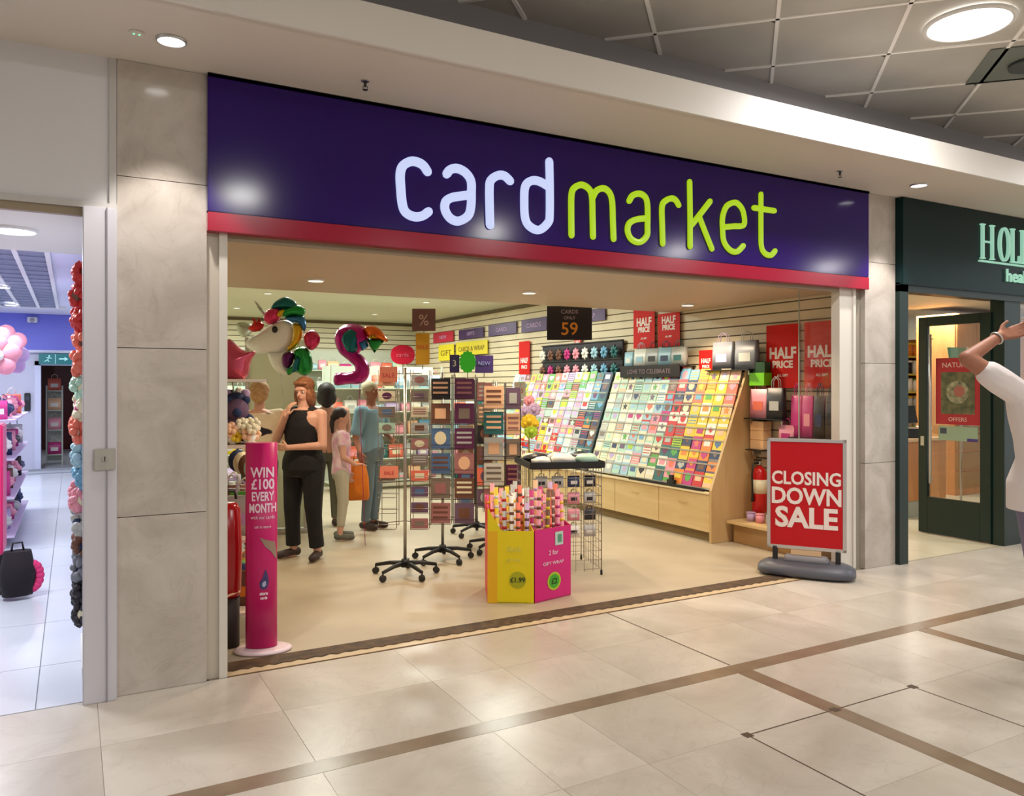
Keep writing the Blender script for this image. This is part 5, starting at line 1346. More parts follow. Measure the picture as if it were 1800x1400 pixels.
for k in range(16):
    z = .32 + k * .127; c = cols_h[k]
    c2 = random.choice(['white', 'magenta', 'navy', 'cream']) if k < 11 else random.choice(['red', 'magenta', 'orange', 'brown'])
    for j in range(2):
        o = inst(hbs[(k + j) % 3], 'hair_pompom', None, (.046 - .008 * (k % 3), 5.05 + .2 * j, z + .03 * j), (0, 0, k * 1.3), (.66, .66, .95)); recolor(o, 0, PM[c]); recolor(o, 1, PM[c2])
        tag(o, uniq('%s hair pompom on the slim stand, %s from the floor, %s' % (c, ['lowest', 'second', 'third', 'fourth', 'fifth', 'sixth', 'seventh', 'eighth', 'ninth', 'tenth', 'eleventh', 'twelfth', 'thirteenth', 'fourteenth', 'fifteenth', 'topmost'][k], ['front', 'behind'][j])), 'hair accessory', 'hair pompoms on the slim stand')
# egg-crate ceiling panel
t = thing('louvre_ceiling_panel', 'grey louvred ceiling panel with white bars in the left shop', 'ceiling panel', (-1.6, 11.9, 2.95))
MB().bx(-1.4, 1.38, -3.6, 3.6, -.02, .0).build('dark_backing', mat('louvre_grey', srgb(120, 126, 150), .6), t)
for k in range(11): MB().bx(-1.4 + k * .278 - .022, -1.4 + k * .278 + .022, -3.6, 3.6, -.045, -.018).build('bar', white_pl, t)
b = MB()
for k in range(19): b.bx(-1.4, 1.38, -3.6 + k * .4 - .01, -3.6 + k * .4 + .01, -.035, -.018)
o = b.build('cross_bars', mat('louvre_cross', srgb(160, 164, 186), .6), t); o['kind'] = 'stuff'
MB().bx(-1.5, 1.5, -3.72, -3.6, -.05, .02).build('edge_trim', white_pl, t); MB().bx(-1.5, 1.5, 3.6, 3.72, -.05, .02).build('edge_trim', white_pl, t)
q = on_z(22, 403, 2.60); round_lamp(q.x, q.y, 2.60, .13, 'round_ceiling_lamp', 'flat oval-looking ceiling lamp just inside the left shop', None, m=lamp_face)
for (u, v, lab) in ((3, 500, 'small lit ceiling lamp at the left picture edge in the left shop'), (20, 532, 'small lit ceiling lamp under the louvred panel in the left shop')):
    q = on_z(u, v, 2.93); round_lamp(q.x, q.y, 2.90, .09, 'round_ceiling_lamp', lab, None, m=lamp_face)
p = on_y(57, 563, 17.38)
t = thing('camera_dome', 'small white security camera on the periwinkle band of the left shop', 'camera', tuple(p)); MB().bx(-.08, .08, -.1, 0, -.05, .05, bevel=.01).build('camera_body', white_pl, t); MB().tube([(0, -.1, 0), (0, -.16, -.03)], .035, 10).build('lens_hood', mat('lens_grey', srgb(150, 150, 170), .3), t)
# exit sign
t = thing('exit_sign', 'teal green exit sign with running figure and arrow over the back doorway', 'exit sign', (-.28, 17.28, 2.0)); 
MB().bx(-.27, .27, -.02, .02, 0, .20).build('sign_box', mat('exit_teal', srgb(0, 96, 104), .4, emit=.25, ecol=srgb(0, 120, 120)), t)
ew = mat('exit_white', srgb(160, 214, 214), .4, emit=.4)
MB().bx(-.005, .005, -.024, -.019, .01, .19).build('divider', ew, t)
b = MB(); b.ball((-.10, -.024, .155), .018, 8, (1, .3, 1)); 
for a_, b_ in (((-.10, .135), (-.13, .08)), ((-.10, .12), (-.06, .11)), ((-.10, .12), (-.15, .125)), ((-.13, .08), (-.10, .045)), ((-.13, .08), (-.18, .05))):
    b.tube([(a_[0], -.024, a_[1]), (b_[0], -.024, b_[1])], .009, 5)
b.build('running_figure', ew, t)
b = MB(); b.bx(.06, .16, -.026, -.020, .09, .115); b.prism([(.15, .06), (.21, .1025), (.15, .145)], .02, .026, Matrix(((1, 0, 0, 0), (0, 0, -1, 0), (0, 1, 0, 0), (0, 0, 0, 1)))); b.build('arrow', ew, t)
MB().tube([(0, 0, .2), (0, 0, .24)], .01, 6).build('bracket', steel, t); MB().bx(-.1, .1, 0, .12, .03, .06).build('wall_arm', steel, t)
t = thing('door_intercom', 'dark vertical door intercom beside the back doorway of the left shop', 'intercom', (-.74, 17.47, 1.12)); MB().bx(-.05, .05, -.03, .02, 0, .34, bevel=.01).build('housing', black, t); MB().bx(-.025, .025, -.035, -.03, .2, .28).build('display', mat('slate_display', srgb(60, 66, 84), .3), t)
# things beyond the doorway
shelf_unit('passage_shelf', 'narrow shelf of boxes seen through the back doorway', -.46, -.18, 18.6, 18.95, (.2, .7, 1.1, 1.5), 1.6, pale_sh)
for k, (c, z) in enumerate((('magenta', .201), ('pink', .701), ('peach', 1.101), ('coral', 1.501))):
    o = inst(bm1, 'gift_box', None, (-.32, 18.72, z), (0, 0, 0), (1.0, 1, 1.1)); recolor(o, 0, PM[c]); recolor(o, 1, PM['white']); tag(o, uniq('%s box on the narrow shelf beyond the back doorway' % c), 'box', 'boxes beyond the back doorway')
t = thing('passage_door', 'dark red door with steel pulls at the end of the passage', 'door', (0.05, 22.86, 0)); MB().bx(-.45, .45, -.03, .03, 0, 2.1).build('door_leaf', mat('dark_red_door', srgb(96, 28, 30), .4), t); MB().tube([(-.3, -.08, .6), (-.3, -.08, 1.7)], .025, 8).tube([(-.3, -.08, .7), (-.3, -.03, .7)], .012, 6).tube([(-.3, -.08, 1.6), (-.3, -.03, 1.6)], .012, 6).build('pull_bar', steel, t)
for k, (y, h) in enumerate(((16.6, .02), (17.2, .04))): struct(MB().bx(-3.1, .06, y, y + .03, 0, h).build('trim_floor_line', mat('pale_joint', (0, 0, 0))))
# pink toy racks on the left
racky = mat('lilac_rack', srgb(216, 196, 226), .5)
def toy_rack(label, x0, x1, y0, y1, h):
    t = thing('toy_rack', label, 'display rack', ((x0 + x1) / 2, (y0 + y1) / 2, 0)); w, d = (x1 - x0) / 2, (y1 - y0) / 2
    MB().bx(-w, -w + .03, -d, d, 0, h).build('back_panel', racky, t)
    for z in (.12, .50, .88, 1.26): MB().bx(-w, w, -d, d, z - .02, z).build('shelf', racky, t)
    return t
toy_rack('lilac rack of pink toys in the left shop', -.98, -.50, 9.2, 12.0, 1.75)
random.seed(44)
pk = ['pink', 'magenta', 'lilac', 'white', 'pink', 'black', 'silver', 'brown', 'coral', 'navy']
for r, z in enumerate((.121, .501, .881, 1.261)):
    for k in range(8):
        y = 9.35 + k * .34; c = random.choice(pk)
        s_ = random.uniform(.9, 1.25)
        o = inst(bm2 if (k + r) % 2 else hbs[k % 3], 'toy_pack' if (k + r) % 2 else 'pompom_toy', None, (-.645, y, z + (0.001 if (k + r) % 2 else .115)), (0, 0, .35), (s_ * .55, s_ * .8, s_ * .66) if (k + r) % 2 else (1.5, 1.5, 1.4)); recolor(o, 0, PM[c]); recolor(o, 1, PM[random.choice(['white', 'magenta', 'silver', 'navy'])])
        tag(o, uniq('%s %s on the %s shelf of the lilac rack, %s from the front' % (c, 'toy pack' if (k + r) % 2 else 'pompom toy', ['lowest', 'second', 'third', 'top'][r], ['first', 'second', 'third', 'fourth', 'fifth', 'sixth', 'seventh', 'eighth'][k])), 'toy', 'toys on the lilac rack')
for k, (y, z, c) in enumerate(((10.0, 1.95, 'pink'), (10.7, 2.02, 'pink'), (11.4, 1.88, 'lilac'), (9.5, 1.84, 'pink'))):
    b = MB()
    for j in range(5): a = 2 * pi * j / 5 + .3; b.ball((.12 * cos(a), 0, .12 * sin(a)), .095, 10, (1, .4, 1))
    b.slot = 1; b.ball((0, -.04, 0), .06, 10, (1, .5, 1)); b.slot = 0; b.tube([(0, 0, -.1), (0, 0, 1.75 - z + .0)], .008, 6)
    o = b.build('flower_pillow', [PM[c], PM['white']], None, loc=(-.66, y, z + .06)); tag(o, uniq('big %s flower shape on top of the lilac rack, %s' % (c, ['second from the front', 'third from the front', 'farthest', 'nearest'][k])), 'flower ornament', 'flower shapes over the lilac rack')
t = thing('pink_post_stand', 'hot pink upright panel stand at the left edge of the picture', 'display stand', (-.495, 7.4, 0))
MB().bx(-.03, .03, -.2, .2, .30, 1.30, bevel=.01).build('panel', mat('hot_pink_panel', srgb(220, 40, 110), .4), t); MB().bx(-.16, .08, -.22, .22, 0, .03).build('foot', black, t); MB().bx(-.02, .02, -.03, .03, .03, .30).build('stem', black, t)
t = thing('pull_along_bag', 'black and pink fluffy pull-along bag on the left shop floor', 'bag', (-.36, 7.0, 0), .2)
b = MB(); b.loft([(0, 0, .03, .10, .08), (0, 0, .2, .12, .09), (0, 0, .36, .09, .07)], 16, 2.6); b.build('bag_body', mat('black_plush', srgb(30, 22, 28), .9, bump=(90, .6)), t)
b = MB()
for k in range(14): a = 2 * pi * k / 14; b.ball((.09 + .05 * cos(a), -.02, .16 + .09 * sin(a)), .035, 7)
b.build('pink_trim', mat('pink_plush', srgb(224, 60, 120), .95), t)
MB().tube([(-.04, 0, .36), (-.03, 0, .42), (.03, 0, .42), (.04, 0, .36)], .008, 6).build('handle', black, t)

# ================================================================ green neighbour shop: open door, poster, interior
t = thing('door_1', 'open bottle green framed glass door with a red poster, right neighbour shop', 'door', (8.10, 4.64, 0))
t['kind'] = 'structure'
DW, DH = .78, 2.34
for nm, y0, y1, z0, z1 in (('door_stile', 0, .11, 0.01, DH), ('door_stile', DW - .10, DW, .01, DH), ('bottom_rail', .11, DW - .10, .01, .40), ('top_rail', .11, DW - .10, DH - .10, DH)):
    MB().bx(-.025, .025, y0, y1, z0, z1, bevel=.003).build(nm, gframe, t)
MB().bx(-.004, .004, .11, DW - .10, .40, DH - .10).build('door_glass', mat('door_glass', (.96, 1, .98), .03, trans=1.0, alpha=.25), t)
MB().tube([(-.06, DW - .16, .55), (-.06, DW - .16, 2.15)], .014, 8).tube([(-.06, DW - .16, .6), (-.02, DW - .16, .6)], .008, 6).tube([(-.06, DW - .16, 2.1), (-.02, DW - .16, 2.1)], .008, 6).build('pull_bar', silver, t)
MB().bx(-.032, -.024, DW - .07, DW - .03, .95, 1.05).build('lock_plate', steel, t)
p2 = thing('door_poster', 'red bordered poster with a round cream and green picture on the open door', 'poster', (8.085, 4.985, 1.19), -pi / 2)
MB().bx(-.24, .24, -.002, .002, 0, .70).build('poster_sheet', mat('wine_red_paper', srgb(172, 26, 44), .35), p2)
MB().bx(-.18, .18, -.005, -.002, .11, .55).build('picture_panel', mat('khaki_print', srgb(116, 108, 74), .5, noise=(14, srgb(64, 74, 54), 4, .35, .65)), p2)
b = MB(); disc(b, 0, .34, .12, -.007, 28); b.build('round_picture', mat('cream_green_print', srgb(176, 168, 136), .5, noise=(20, srgb(90, 92, 70), 4, .35, .7)), p2)
b = MB(); disc(b, .02, .35, .06, -.009, 20); b.build('round_picture_core', mat('rose_print', srgb(164, 96, 84), .5), p2)
lettering('NATURAL', .075, mat('pale_print', srgb(226, 190, 180), .5), p2, (0, -.005, .60), sx=1.0); lettering('OFFERS', .06, mat('pale_print', (0, 0, 0)), p2, (0, -.005, .035))
p3 = thing('door_notice', 'pale green notice sheet below the red poster on the open door', 'notice', (8.085, 4.985, 1.02), -pi / 2)
MB().bx(-.21, .21, -.002, .002, 0, .15).build('notice_sheet', mat('pale_green_sheet', srgb(150, 170, 144), .5), p3); MB().bx(-.19, -.12, -.004, -.002, .07, .13).build('dark_mark', mat('slate_display', (0, 0, 0)), p3); MB().bx(.10, .21, -.004, -.002, 0.0, .03).build('dark_mark', mat('violet_card', (0, 0, 0)), p3)
# interior
orange_wood = wood('orange_wood', srgb(188, 120, 62), srgb(208, 144, 84), .45, 'z', 5)
t = thing('wood_cabinet', 'tall orange wood cabinet seen through the open door', 'cabinet', (12.1, 7.2, 0))
MB().bx(-.9, 2.6, -.25, .35, 0, 2.65).build('cabinet_body', orange_wood, t)
for k in range(5): d = MB().bx(-.88 + k * .7, -.22 + k * .7, -.275, -.25, 1.5, 2.5, bevel=.004).build('upper_door', orange_wood, t); MB().bx(-.30 + k * .7, -.28 + k * .7, -.29, -.275, 1.6, 1.75).build('handle', steel, d)
for k in range(4): MB().bx(-.88, 2.58, -.28, -.25, .1 + k * .28, .34 + k * .28).build('slat', wood('umber_wood', srgb(140, 102, 40), srgb(164, 126, 60), .5, 'x', 5), t)
t = thing('product_shelves', 'pale shelving with yellow and green packs behind the green door frame', 'shelving', (12.2, 8.6, 0))
MB().bx(-.65, .65, .18, .24, 0, 2.4).build('back_panel', mat('green_shop_wall', (0, 0, 0)), t)
yshelf = mat('yellow_edge', srgb(224, 206, 60), .5)
for z in (.9, 1.2, 1.5, 1.8, 2.1): MB().bx(-.65, .65, -.2, .18, z - .03, z).build('shelf', yshelf, t)
for sx in (-.65, .65): MB().bx(sx - .015, sx + .015, -.2, .24, 0, 2.4).build('side_panel', orange_wood, t)
random.seed(17)
def tub_mesh():
    b = MB(); b.loft([(0, 0, 0, .05, .05), (0, 0, .14, .05, .05)], 14); b.slot = 1; b.loft([(0, 0, .14, .052, .052), (0, 0, .165, .05, .05)], 14); return b.mesh('supplement_tub', [PM['white'], PM['white']])
tub = tub_mesh()
for r, z in enumerate((.9, 1.2, 1.5, 1.8, 2.1)):
    for k in range(8):
        c = random.choice([['brown', 'silver'], ['white', 'lime', 'silver'], ['lime', 'yellow', 'white'], ['brown', 'white', 'black'], ['yellow', 'yellow', 'orange']][r])
        o = inst(tub, 'supplement_tub', None, (11.65 + k * .155, 8.52, z + .001), (0, 0, 0), (1.25, 1.25, 1.35)); recolor(o, 0, PM[c]); recolor(o, 1, PM[random.choice(['white', 'green', 'yellow'])])
        tag(o, uniq('%s tub on the %s shelf of the yellow-edged shelving, %s from the left' % (c, ['lowest', 'second', 'third', 'fourth', 'top'][r], ['first', 'second', 'third', 'fourth', 'fifth', 'sixth', 'seventh', 'eighth'][k])), 'tub', 'tubs on the yellow-edged shelving')
t = thing('shop_counter', 'orange wood sales counter beyond the green shop entrance', 'counter', (9.2, 6.35, 0))
MB().bx(-.5, .35, -.3, .3, .0, .20).build('kick_plate', mat('grey_kick', srgb(170, 170, 150), .5), t); MB().bx(-.5, .35, -.31, .3, .20, .92).build('counter_front', orange_wood, t); MB().bx(-.53, .38, -.34, .33, .92, .955, bevel=.004).build('worktop', mat('pale_worktop', srgb(226, 190, 140), .35), t)
t = thing('cash_till', 'black cash till with tilted screen on the orange counter', 'till', (9.12, 6.3, .956), -.3)
MB().bx(-.2, .2, -.2, .2, 0, .11, bevel=.01).build('cash_drawer', black, t); MB().box((0, 0, .28), (.30, .03, .22), (-.3, 0, 0)).build('screen', black, t); MB().box((0, .03, .16), (.05, .05, .12)).build('stand', black, t); MB().box((.12, -.19, .13), (.16, .1, .01), (.2, 0, 0)).build('paper', PM['white'], t)
# right of the middle post: window goods
t = thing('green_leaflet_board', 'bright teal and white leaflet board behind the open door glass', 'sign', (8.75, 5.35, 0), -.3)
MB().box((0, 0, 1.93), (.34, .01, .20), (-.2, 0, 0)).build('board', mat('teal_leaflet', srgb(52, 176, 136), .4), t); MB().box((.10, -.01, 1.93), (.12, .008, .19), (-.2, .3, 0)).build('white_leaflet', PM['white'], t); MB().tube([(0, .01, .02), (0, .01, 1.9)], .012, 8).build('pole', steel, t); MB().tube([(0, .01, 0), (0, .01, .02)], .15, 18).build('base', steel, t)
# ================================================================ people
skin = mat('skin', srgb(210, 160, 138), .55, noise=(8, srgb(200, 148, 126), 3, .3, .7))
skin_tan = mat('skin_tan', srgb(168, 112, 86), .55, noise=(8, srgb(154, 100, 76), 3, .3, .7))
eye_w = mat('eye_white', srgb(226, 220, 214), .3); eye_d = mat('eye_dark', srgb(40, 30, 26), .3); lipm = mat('lips', srgb(170, 84, 78), .5)
def V(*a): return Vector(a)
def hand(b, wrist, d, nrm, thumb, s=1.0, curl=.5):
    """palm, four unequal bent fingers and a side thumb; d = forward, nrm = out of the palm, thumb = side of the thumb"""
    d = Vector(d).normalized(); nrm = (Vector(nrm) - d * Vector(nrm).dot(d)).normalized(); th = (Vector(thumb) - d * Vector(thumb).dot(d) - nrm * Vector(thumb).dot(nrm)).normalized()
    w = Vector(wrist)
    for k in (-1.5, -.5, .5, 1.5):
        b.cap(w + th * k * .010 * s, w + d * .082 * s + th * k * .0185 * s, .013 * s, .0115 * s, 8)
    for k, L_ in ((1.5, .066), (.5, .074), (-.5, .070), (-1.5, .054)):
        p = w + d * .082 * s + th * k * .0205 * s; q = d
        for j, fr in enumerate((.44, .32, .24)):
            a = curl * (.5 + .5 * j); q2 = (d * cos(a) + nrm * sin(a)); e = p + q2 * L_ * fr * s * 1.15
            b.cap(p, e, (.0090 - .0008 * j) * s, (.0083 - .0008 * j) * s, 8); p = e
    p = w + d * .022 * s + th * .026 * s; q = (d * .55 + th * .75 + nrm * .25).normalized(); e = p + q * .035 * s
    b.cap(p, e, .0135 * s, .011 * s, 8); b.cap(e, e + (d * .85 + th * .3 + nrm * .3).normalized() * .032 * s, .0105 * s, .0085 * s, 8)
def person(label, loc, yaw, H, sk, arms, legs=None, top=None, bottom=None, shoes=None, hairm=None, hair=None, voxel=.009, sh=.118, hip=.055, head_turn=0.0, head_tilt=0.0, lean=0.0, girth=1.0, bust=0.0, slv=None, leg_r=1.0, face=True, top_z=(.50, .82), flare=0.0, hem=.05, head_off=(0, 0), neckline=.84):
    t = thing('person', uniq(label), 'person', loc, yaw, None)
    b = MB(); hx = head_off[0] * H; hy = head_off[1] * H
    z = lambda f_: f_ * H
    # torso
    g = girth
    rings = [(.46, .070, .055), (.50, .092, .066), (.55, .092, .064), (.62, .076, .056), (.68, .082, .060), (.74, .096, .064 + bust), (.79, .105, .056), (.815, .088, .046), (.835, .042, .036)]
    tor = [(0, lean * (f_ - .5) * H, z(f_), rx * H * g, ry * H * g) for f_, rx, ry in rings]
    b.loft(tor, 20, 2.3)
    b.cap((0, lean * .33 * H, z(.81)), (hx * .6, hy * .6 + lean * .36 * H - .004, z(.885)), .034 * H, .031 * H)
    hc = V(hx, hy + lean * .40 * H, z(.932))
    Rh = Euler((head_tilt, 0, head_turn)).to_matrix()
    P = lambda x, y, zz_: hc + Rh @ V(x * H, y * H, zz_ * H)
    def hb(x, y, zz_, r, sc=(1, 1, 1)):
        tb = bmesh.new(); bmesh.ops.create_uvsphere(tb, u_segments=16, v_segments=12, radius=r * H)
        M = Matrix.Translation(P(x, y, zz_)) @ Rh.to_4x4() @ Matrix.Diagonal((*sc, 1)); b.join(tb, M)
    hb(0, .004, .012, .048, (.90, 1.12, 1.10)); hb(0, -.014, -.022, .036, (.92, 1.0, 1.15)); hb(0, -.026, -.044, .017, (1.1, 1, .8))
    b.cap(P(0, -.048, .006), P(0, -.061, -.014), .005 * H, .0075 * H, 8)                       # nose
    hb(0, -.047, -.030, .010, (1.3, .6, .6)); hb(0, -.045, .018, .02, (1.6, .4, .35))         # mouth, brow
    for s_ in (-1, 1): hb(s_ * .045, .006, -.004, .0125, (.35, .8, 1.3))
    # legs
    legs = legs or {-1: ((-hip, 0, .51), (-hip * 1.05, -.012, .285), (-hip * 1.1, .012, .045), -.1), 1: ((hip, 0, .51), (hip * 1.05, -.012, .285), (hip * 1.1, .012, .045), .1)}
    for s_, (a, k, an, toe) in legs.items():
        a, k, an = V(*a) * H, V(*k) * H, V(*an) * H
        b.cap(a, k, .050 * H * leg_r, .033 * H * leg_r); b.cap(k + V(0, .004, 0), an, .031 * H * leg_r, .021 * H)
        fd = V(sin(toe), -cos(toe), 0); b.cap(an + V(0, 0, -.022 * H), an + fd * .085 * H + V(0, 0, -.030 * H), .022 * H, .015 * H)
    # arms
    for s_, (e, w_, hd, nr, thb, cu) in arms.items():
        shd = V(s_ * sh * H, lean * .30 * H, z(.800)); e, w_ = V(*e) * H, V(*w_) * H
        if isinstance(slv, dict) and s_ in slv and len(slv[s_]) > 1: shd = V(*slv[s_][1]) * H
        b.cap(V(s_ * .07 * H, lean * .30 * H, z(.795)), shd, .036 * H, .033 * H); b.cap(shd, e, .032 * H, .024 * H); b.cap(e, w_, .024 * H, .0155 * H)
        hand(b, w_, hd, nr, thb, H / 1.72, cu)
    body = b.build('body', sk, t, remesh=voxel, smooth_it=2)
    if face:
        for s_ in (-1, 1):
            MB().ball(P(s_ * .0185, -.0405, .002), .0075 * H, 10, (1, .7, .8)).build('eye', eye_w, t); MB().ball(P(s_ * .0185, -.0445, .002), .0040 * H, 8).build('pupil', eye_d, t)
        MB().ball(P(0, -.0525, -.030), .0085 * H, 8, (1.5, .5, .5)).build('mouth', lipm, t)
    # clothing
    if top:
        b = MB(); z0, z1 = top_z
        sel = [r for r in rings if z0 - .02 <= r[0] <= z1 + .001]
        R = [(0, lean * (f_ - .5) * H, z(f_), rx * H * g + .012, ry * H * g + .013) for f_, rx, ry in sel]
        if slv is None: R = [(c0, c1, c2, min(c3, (.092 if c2 < .76 * H else .078) * H * g), c4) for c0, c1, c2, c3, c4 in R[:-1]] + [(0, lean * .31 * H, z(.808), .072 * H * g, .056 * H * g), (0, lean * .32 * H, z(.828), .060 * H * g, .042 * H * g)]
        R[0] = (R[0][0], R[0][1], z(z0), R[0][3], R[0][4])
        if z0 < .49: R = [(c0, c1, c2, max(c3, .096 * H * g + .016) if c2 < .57 * H else c3, max(c4, .073 * H * g + .016) if c2 < .57 * H else c4) for c0, c1, c2, c3, c4 in R]
        b.loft(R, 24, 2.4)
        if slv is not None:
            for s_, val in slv.items():
                fr = val[0]; shd = V(*val[1]) * H if len(val) > 1 else V(s_ * sh * H, lean * .3 * H, z(.800)); e, w_ = V(*arms[s_][0]) * H, V(*arms[s_][1]) * H
                b.cap(V(s_ * .06 * H, lean * .3 * H, z(.795)), shd, .040 * H, .042 * H)
                if fr <= 1: b.cap(shd, shd.lerp(e, fr), .042 * H, .040 * H)
                else: b.cap(shd, e, .042 * H, .033 * H); b.cap(e, e.lerp(w_, fr - 1), .033 * H, .025 * H)
        else:
            for s_ in (-1, 1): b.cap(V(s_ * .056 * H, lean * .3 * H, z(.75)), V(s_ * .058 * H, lean * .32 * H, z(.812)), .044 * H, .036 * H)
        b.build('top', top, t, remesh=voxel, smooth_it=3)
    if bottom:
        b = MB(); b.loft([(0, 0, z(.462), .082 * H * g, .064 * H * g), (0, 0, z(.50), .100 * H * g, .074 * H * g), (0, 0, z(.55), .098 * H * g, .072 * H * g), (0, 0, z(.585), .088 * H * g, .066 * H * g)], 24, 2.4)
        for s_, (a, k, an, toe) in legs.items():
            a, k, an = V(*a) * H, V(*k) * H, V(*an) * H
            b.cap(a, k, .058 * H * leg_r, .041 * H * leg_r); e_ = k.lerp(an, 1 - hem)
            b.tube([k + V(0, 0, .02), k.lerp(e_, .5), e_], [.041 * H * leg_r, .034 * H * leg_r + flare * .3, .029 * H * leg_r + flare], 14)
        b.build('trousers', bottom, t, remesh=voxel, smooth_it=2)
    if shoes:
        for s_, (a, k, an, toe) in legs.items():
            an = V(*an) * H; fd = V(sin(toe), -cos(toe), 0); b = MB()
            b.cap(V(an.x, an.y, .030 * H) - fd * .02 * H, V(an.x, an.y, .024 * H) + fd * .09 * H, .0255 * H, .021 * H); b.ball(V(an.x, an.y, .02 * H) + fd * .05 * H, .028 * H, 10, (1, 1.3, .5))
            for v in b.bm.verts: v.co.z = max(v.co.z, .002)
            b.build('shoe', shoes, t)
    if hair:
        b = MB()
        for (x, y, zz_, r, sx, sy, sz) in hair:
            tb = bmesh.new(); bmesh.ops.create_uvsphere(tb, u_segments=16, v_segments=12, radius=r * H)
            b.join(tb, Matrix.Translation(P(x, y, zz_)) @ Rh.to_4x4() @ Matrix.Diagonal((sx, sy, sz, 1)))
        b.build('hair', hairm, t, remesh=voxel, smooth_it=1)
    return t, P
def at_floor(u, v): return tuple(on_z(u, v))
blk = mat('black_cloth', srgb(16, 14, 18), .85, bump=(40, .3)); 
hair_b = mat('auburn_hair', srgb(112, 66, 42), .6, noise=(30, srgb(150, 96, 60), 3, .35, .65)); hair_d = mat('dark_hair', srgb(34, 26, 26), .6); hair_f = mat('fair_hair', srgb(170, 126, 84), .65, noise=(30, srgb(196, 158, 110), 3, .35, .65)); hair_g = mat('grey_blond_hair', srgb(186, 178, 146), .7)
sandal = mat('dark_sandal', srgb(52, 38, 34), .6)
# shopper in black, one hand to her chin, other arm across the waist
person('woman with auburn hair in black sleeveless top and black flared trousers, hand at her chin', at_floor(534, 982), radians(-52), 1.66, skin,
       {-1: ((-.140, -.060, .660), (-.030, -.115, .800), (.35, .15, 1.0), (.5, .8, 0), (1, 0, 0), .7), 1: ((.150, -.030, .635), (-.015, -.115, .625), (-1, -.12, .03), (0, .9, .2), (0, 0, 1), .35)},
       top=blk, bottom=blk, shoes=sandal, hairm=hair_b, girth=1.24, flare=.014, voxel=.0075, head_turn=.1, head_tilt=.18, leg_r=1.14, hem=.10, hip=.062,
       legs={-1: ((-.062, 0, .51), (-.072, -.01, .285), (-.080, .012, .045), -.35), 1: ((.062, 0, .51), (.072, -.012, .285), (.082, .012, .045), .35)},
       hair=[(0, .016, .030, .055, 1.02, 1.08, .95), (-.038, .004, -.03, .026, .75, 1.5, 2.1), (.038, .004, -.03, .026, .75, 1.5, 2.1), (0, .034, -.04, .044, 1.15, .8, 1.8), (0, -.026, .050, .034, 1.3, .8, .5)])
# dark curly haired woman behind her
person('woman with dark curly hair half hidden behind the woman in black', at_floor(574, 925), radians(165), 1.62, skin,
       {-1: ((-.14, -.02, .63), (-.13, -.08, .50), (0, -.2, -1), (1, 0, 0), (0, -1, 0), .4), 1: ((.14, -.02, .63), (.13, -.08, .50), (0, -.2, -1), (-1, 0, 0), (0, -1, 0), .4)},
       top=mat('peach_cloth', srgb(206, 150, 126), .85), bottom=mat('olive_cloth', srgb(96, 94, 80), .85), shoes=sandal, hairm=hair_d, slv={-1: (.6,), 1: (.6,)}, voxel=.012, face=True,
       hair=[(0, .01, .02, .060, 1.05, 1.05, 1.0), (-.035, .02, -.03, .036, 1, 1, 1.4), (.035, .02, -.03, .036, 1, 1, 1.4), (0, .035, -.04, .045, 1.1, .8, 1.4)])
# girl with a ponytail, white top and pale trousers
person('girl with dark ponytail in white and pink top and pale cropped trousers', at_floor(600, 948), radians(75), 1.36, skin,
       {-1: ((-.15, -.01, .64), (-.13, -.10, .58), (.2, -1, .05), (0, 0, -1), (1, 0, 0), .5), 1: ((.14, -.01, .63), (.13, -.06, .50), (0, -.3, -1), (-1, 0, 0), (0, -1, 0), .4)},
       top=mat('white_pink_cloth', srgb(232, 206, 214), .85, noise=(7, srgb(216, 160, 190), 2, .45, .6)), bottom=mat('stone_cloth', srgb(178, 174, 156), .85), shoes=mat('canvas_shoe', srgb(96, 96, 86), .7), hairm=hair_d, slv={-1: (.35,), 1: (.35,)}, voxel=.010, hem=.25,
       hair=[(0, .012, .026, .054, 1.0, 1.08, .98), (0, .058, .0, .026, 1, 1, 1.2), (0, .070, -.05, .022, 1, .9, 2.2), (0, .066, -.10, .016, 1, .9, 1.6)])
p = on_z(622, 878, .42)
t = thing('orange_carrier_bag', 'bright orange carrier bag held beside the woman in blue', 'bag', tuple(on_z(632, 938) + Vector((-.02, .02, .0))), radians(-20))
orb = mat('orange_plastic', srgb(226, 128, 14), .45, noise=(6, srgb(206, 106, 8), 4, .35, .7))
b = MB(); b.loft([(0, 0, .36, .11, .05), (0, 0, .40, .135, .065), (0, 0, .60, .13, .06), (0, 0, .72, .10, .045), (0, 0, .78, .05, .03)], 20, 3)
for v in b.bm.verts: v.co.x += .008 * sin(v.co.z * 40); v.co.y += .008 * cos(v.co.z * 33 + v.co.x * 20)
b.build('bag_body', orb, t)
for y in (-.02, .02): MB().tube([(-.04, y, .77), (-.03, y, .86), (.03, y, .86), (.04, y, .77)], .007, 6).build('handle', orb, t)
# woman in blue-grey
wb_ = on_z(652, 930)
person('tall fair-haired woman in pale blue top and blue-grey trousers behind the spinner racks', tuple(wb_), radians(35), 1.64, skin_tan,
       {-1: ((-.155, .01, .63), (-.20, -.06, .535), (0, -.15, -1), (1, 0, 0), (0, -1, 0), 1.3), 1: ((.15, -.03, .63), (.06, -.14, .60), (-.8, -.6, .1), (0, .9, .2), (0, 0, 1), .5)},
       top=mat('pale_blue_cloth', srgb(126, 164, 180), .85), bottom=mat('blue_grey_cloth', srgb(98, 118, 128), .85), shoes=sandal, hairm=hair_g, slv={-1: (.75,), 1: (.75,)}, voxel=.010, girth=1.05, hip=.045,
       hair=[(0, .012, .026, .053, 1.0, 1.08, .95), (0, .035, -.01, .042, 1.1, .8, 1.1)])
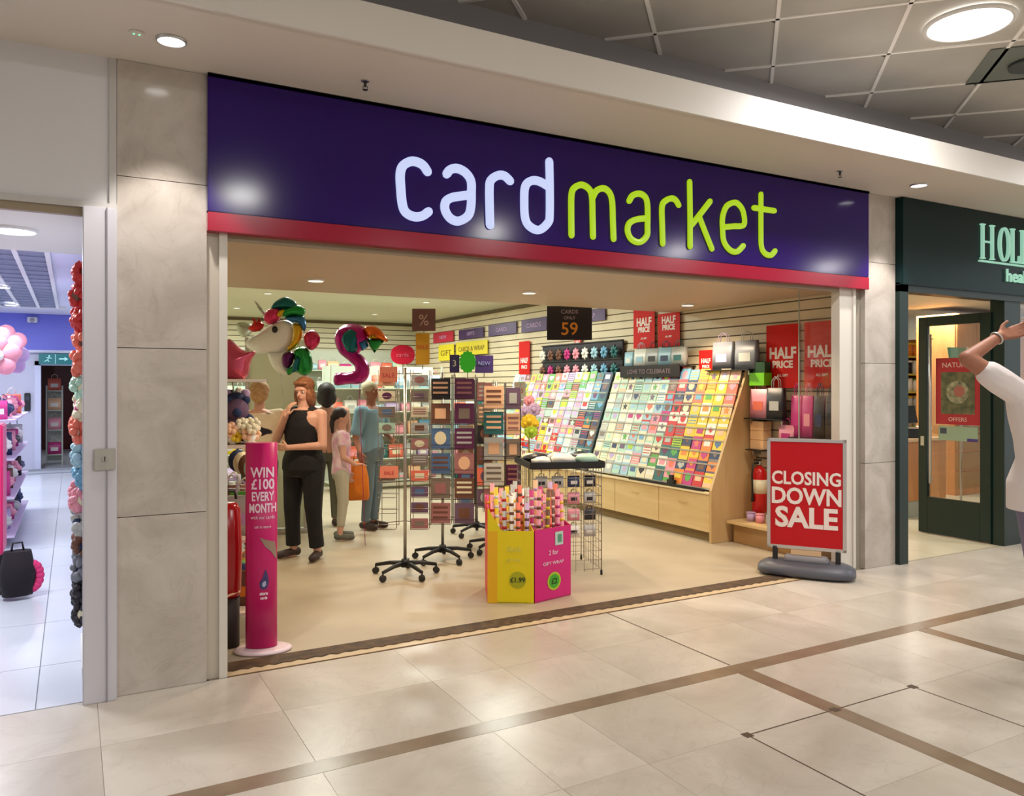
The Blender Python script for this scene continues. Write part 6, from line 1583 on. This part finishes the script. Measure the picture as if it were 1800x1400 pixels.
# short-haired shopper at the left, seen from behind
sh_p = on_z(456, 962)
person('shopper with short fair hair in cream top, back turned, near the left rack', tuple(sh_p), radians(165), 1.63, skin,
       {-1: ((-.16, -.02, .63), (-.12, -.11, .60), (.2, -1, .1), (0, 0, -1), (1, 0, 0), .5), 1: ((.16, -.02, .63), (.12, -.11, .60), (-.2, -1, .1), (0, 0, -1), (-1, 0, 0), .5)},
       top=mat('cream_black_cloth', srgb(214, 196, 166), .85, noise=(5, srgb(30, 24, 34), 1, .55, .58)), bottom=mat('bottle_cloth', srgb(38, 58, 50), .85), shoes=sandal, hairm=hair_f, slv={-1: (.7,), 1: (.7,)}, voxel=.010, girth=1.1, head_tilt=.25,
       hair=[(0, .014, .022, .058, 1.04, 1.06, 1.0), (0, .034, -.012, .050, 1.1, .8, 1.1)])
# man at the right edge, hand raised to his head
mp = Vector((0, 0, 0)); dm = 4.55; um = 1846; lat = (um - 900) / FPX * dm
mloc = (lat * _c + dm * _s, -lat * _s + dm * _c, 0)
tm, Pm = person('man in white T-shirt and grey-mauve trousers raising his hand to his head, right edge', mloc, radians(150) , 1.90, skin_tan,
       {-1: ((-.15, -.03, .62), (-.10, -.12, .56), (.2, -1, .1), (0, 0, -1), (1, 0, 0), .5), 1: ((.237, -.02, .925), (.118, -.055, .995), (-1, -.1, .25), (0, .8, .4), (0, -.2, 1), .6)},
       top=mat('white_tshirt', srgb(226, 216, 214), .85, bump=(14, .25)), bottom=mat('mauve_grey_cloth', srgb(112, 106, 130), .85, bump=(30, .3)), shoes=mat('canvas_shoe', (0, 0, 0)), hairm=hair_d, voxel=.008, girth=1.12, slv={-1: (.5,), 1: (.30, (.150, 0, .855))}, top_z=(.465, .82), legs={-1: ((-.085, 0, .51), (-.12, -.012, .285), (-.155, .012, .045), -.1), 1: ((.045, 0, .51), (.018, -.012, .285), (-.012, .012, .045), .1)},
       hair=[(0, .016, .026, .053, 1.0, 1.06, .95), (0, .032, -.008, .045, 1.1, .85, 1.1)])
wr_ = V(.118, -.055, .995) * 1.90; el = V(.237, -.02, .925) * 1.90; c_ = wr_.lerp(el, .10); ax = (el - wr_).normalized(); n1 = ax.orthogonal().normalized(); n2 = ax.cross(n1)
MB().tube([c_ + (n1 * cos(2 * pi * k / 16) + n2 * sin(2 * pi * k / 16)) * .036 for k in range(16)], .006, 6, closed=True).build('wristband', silver, tm)
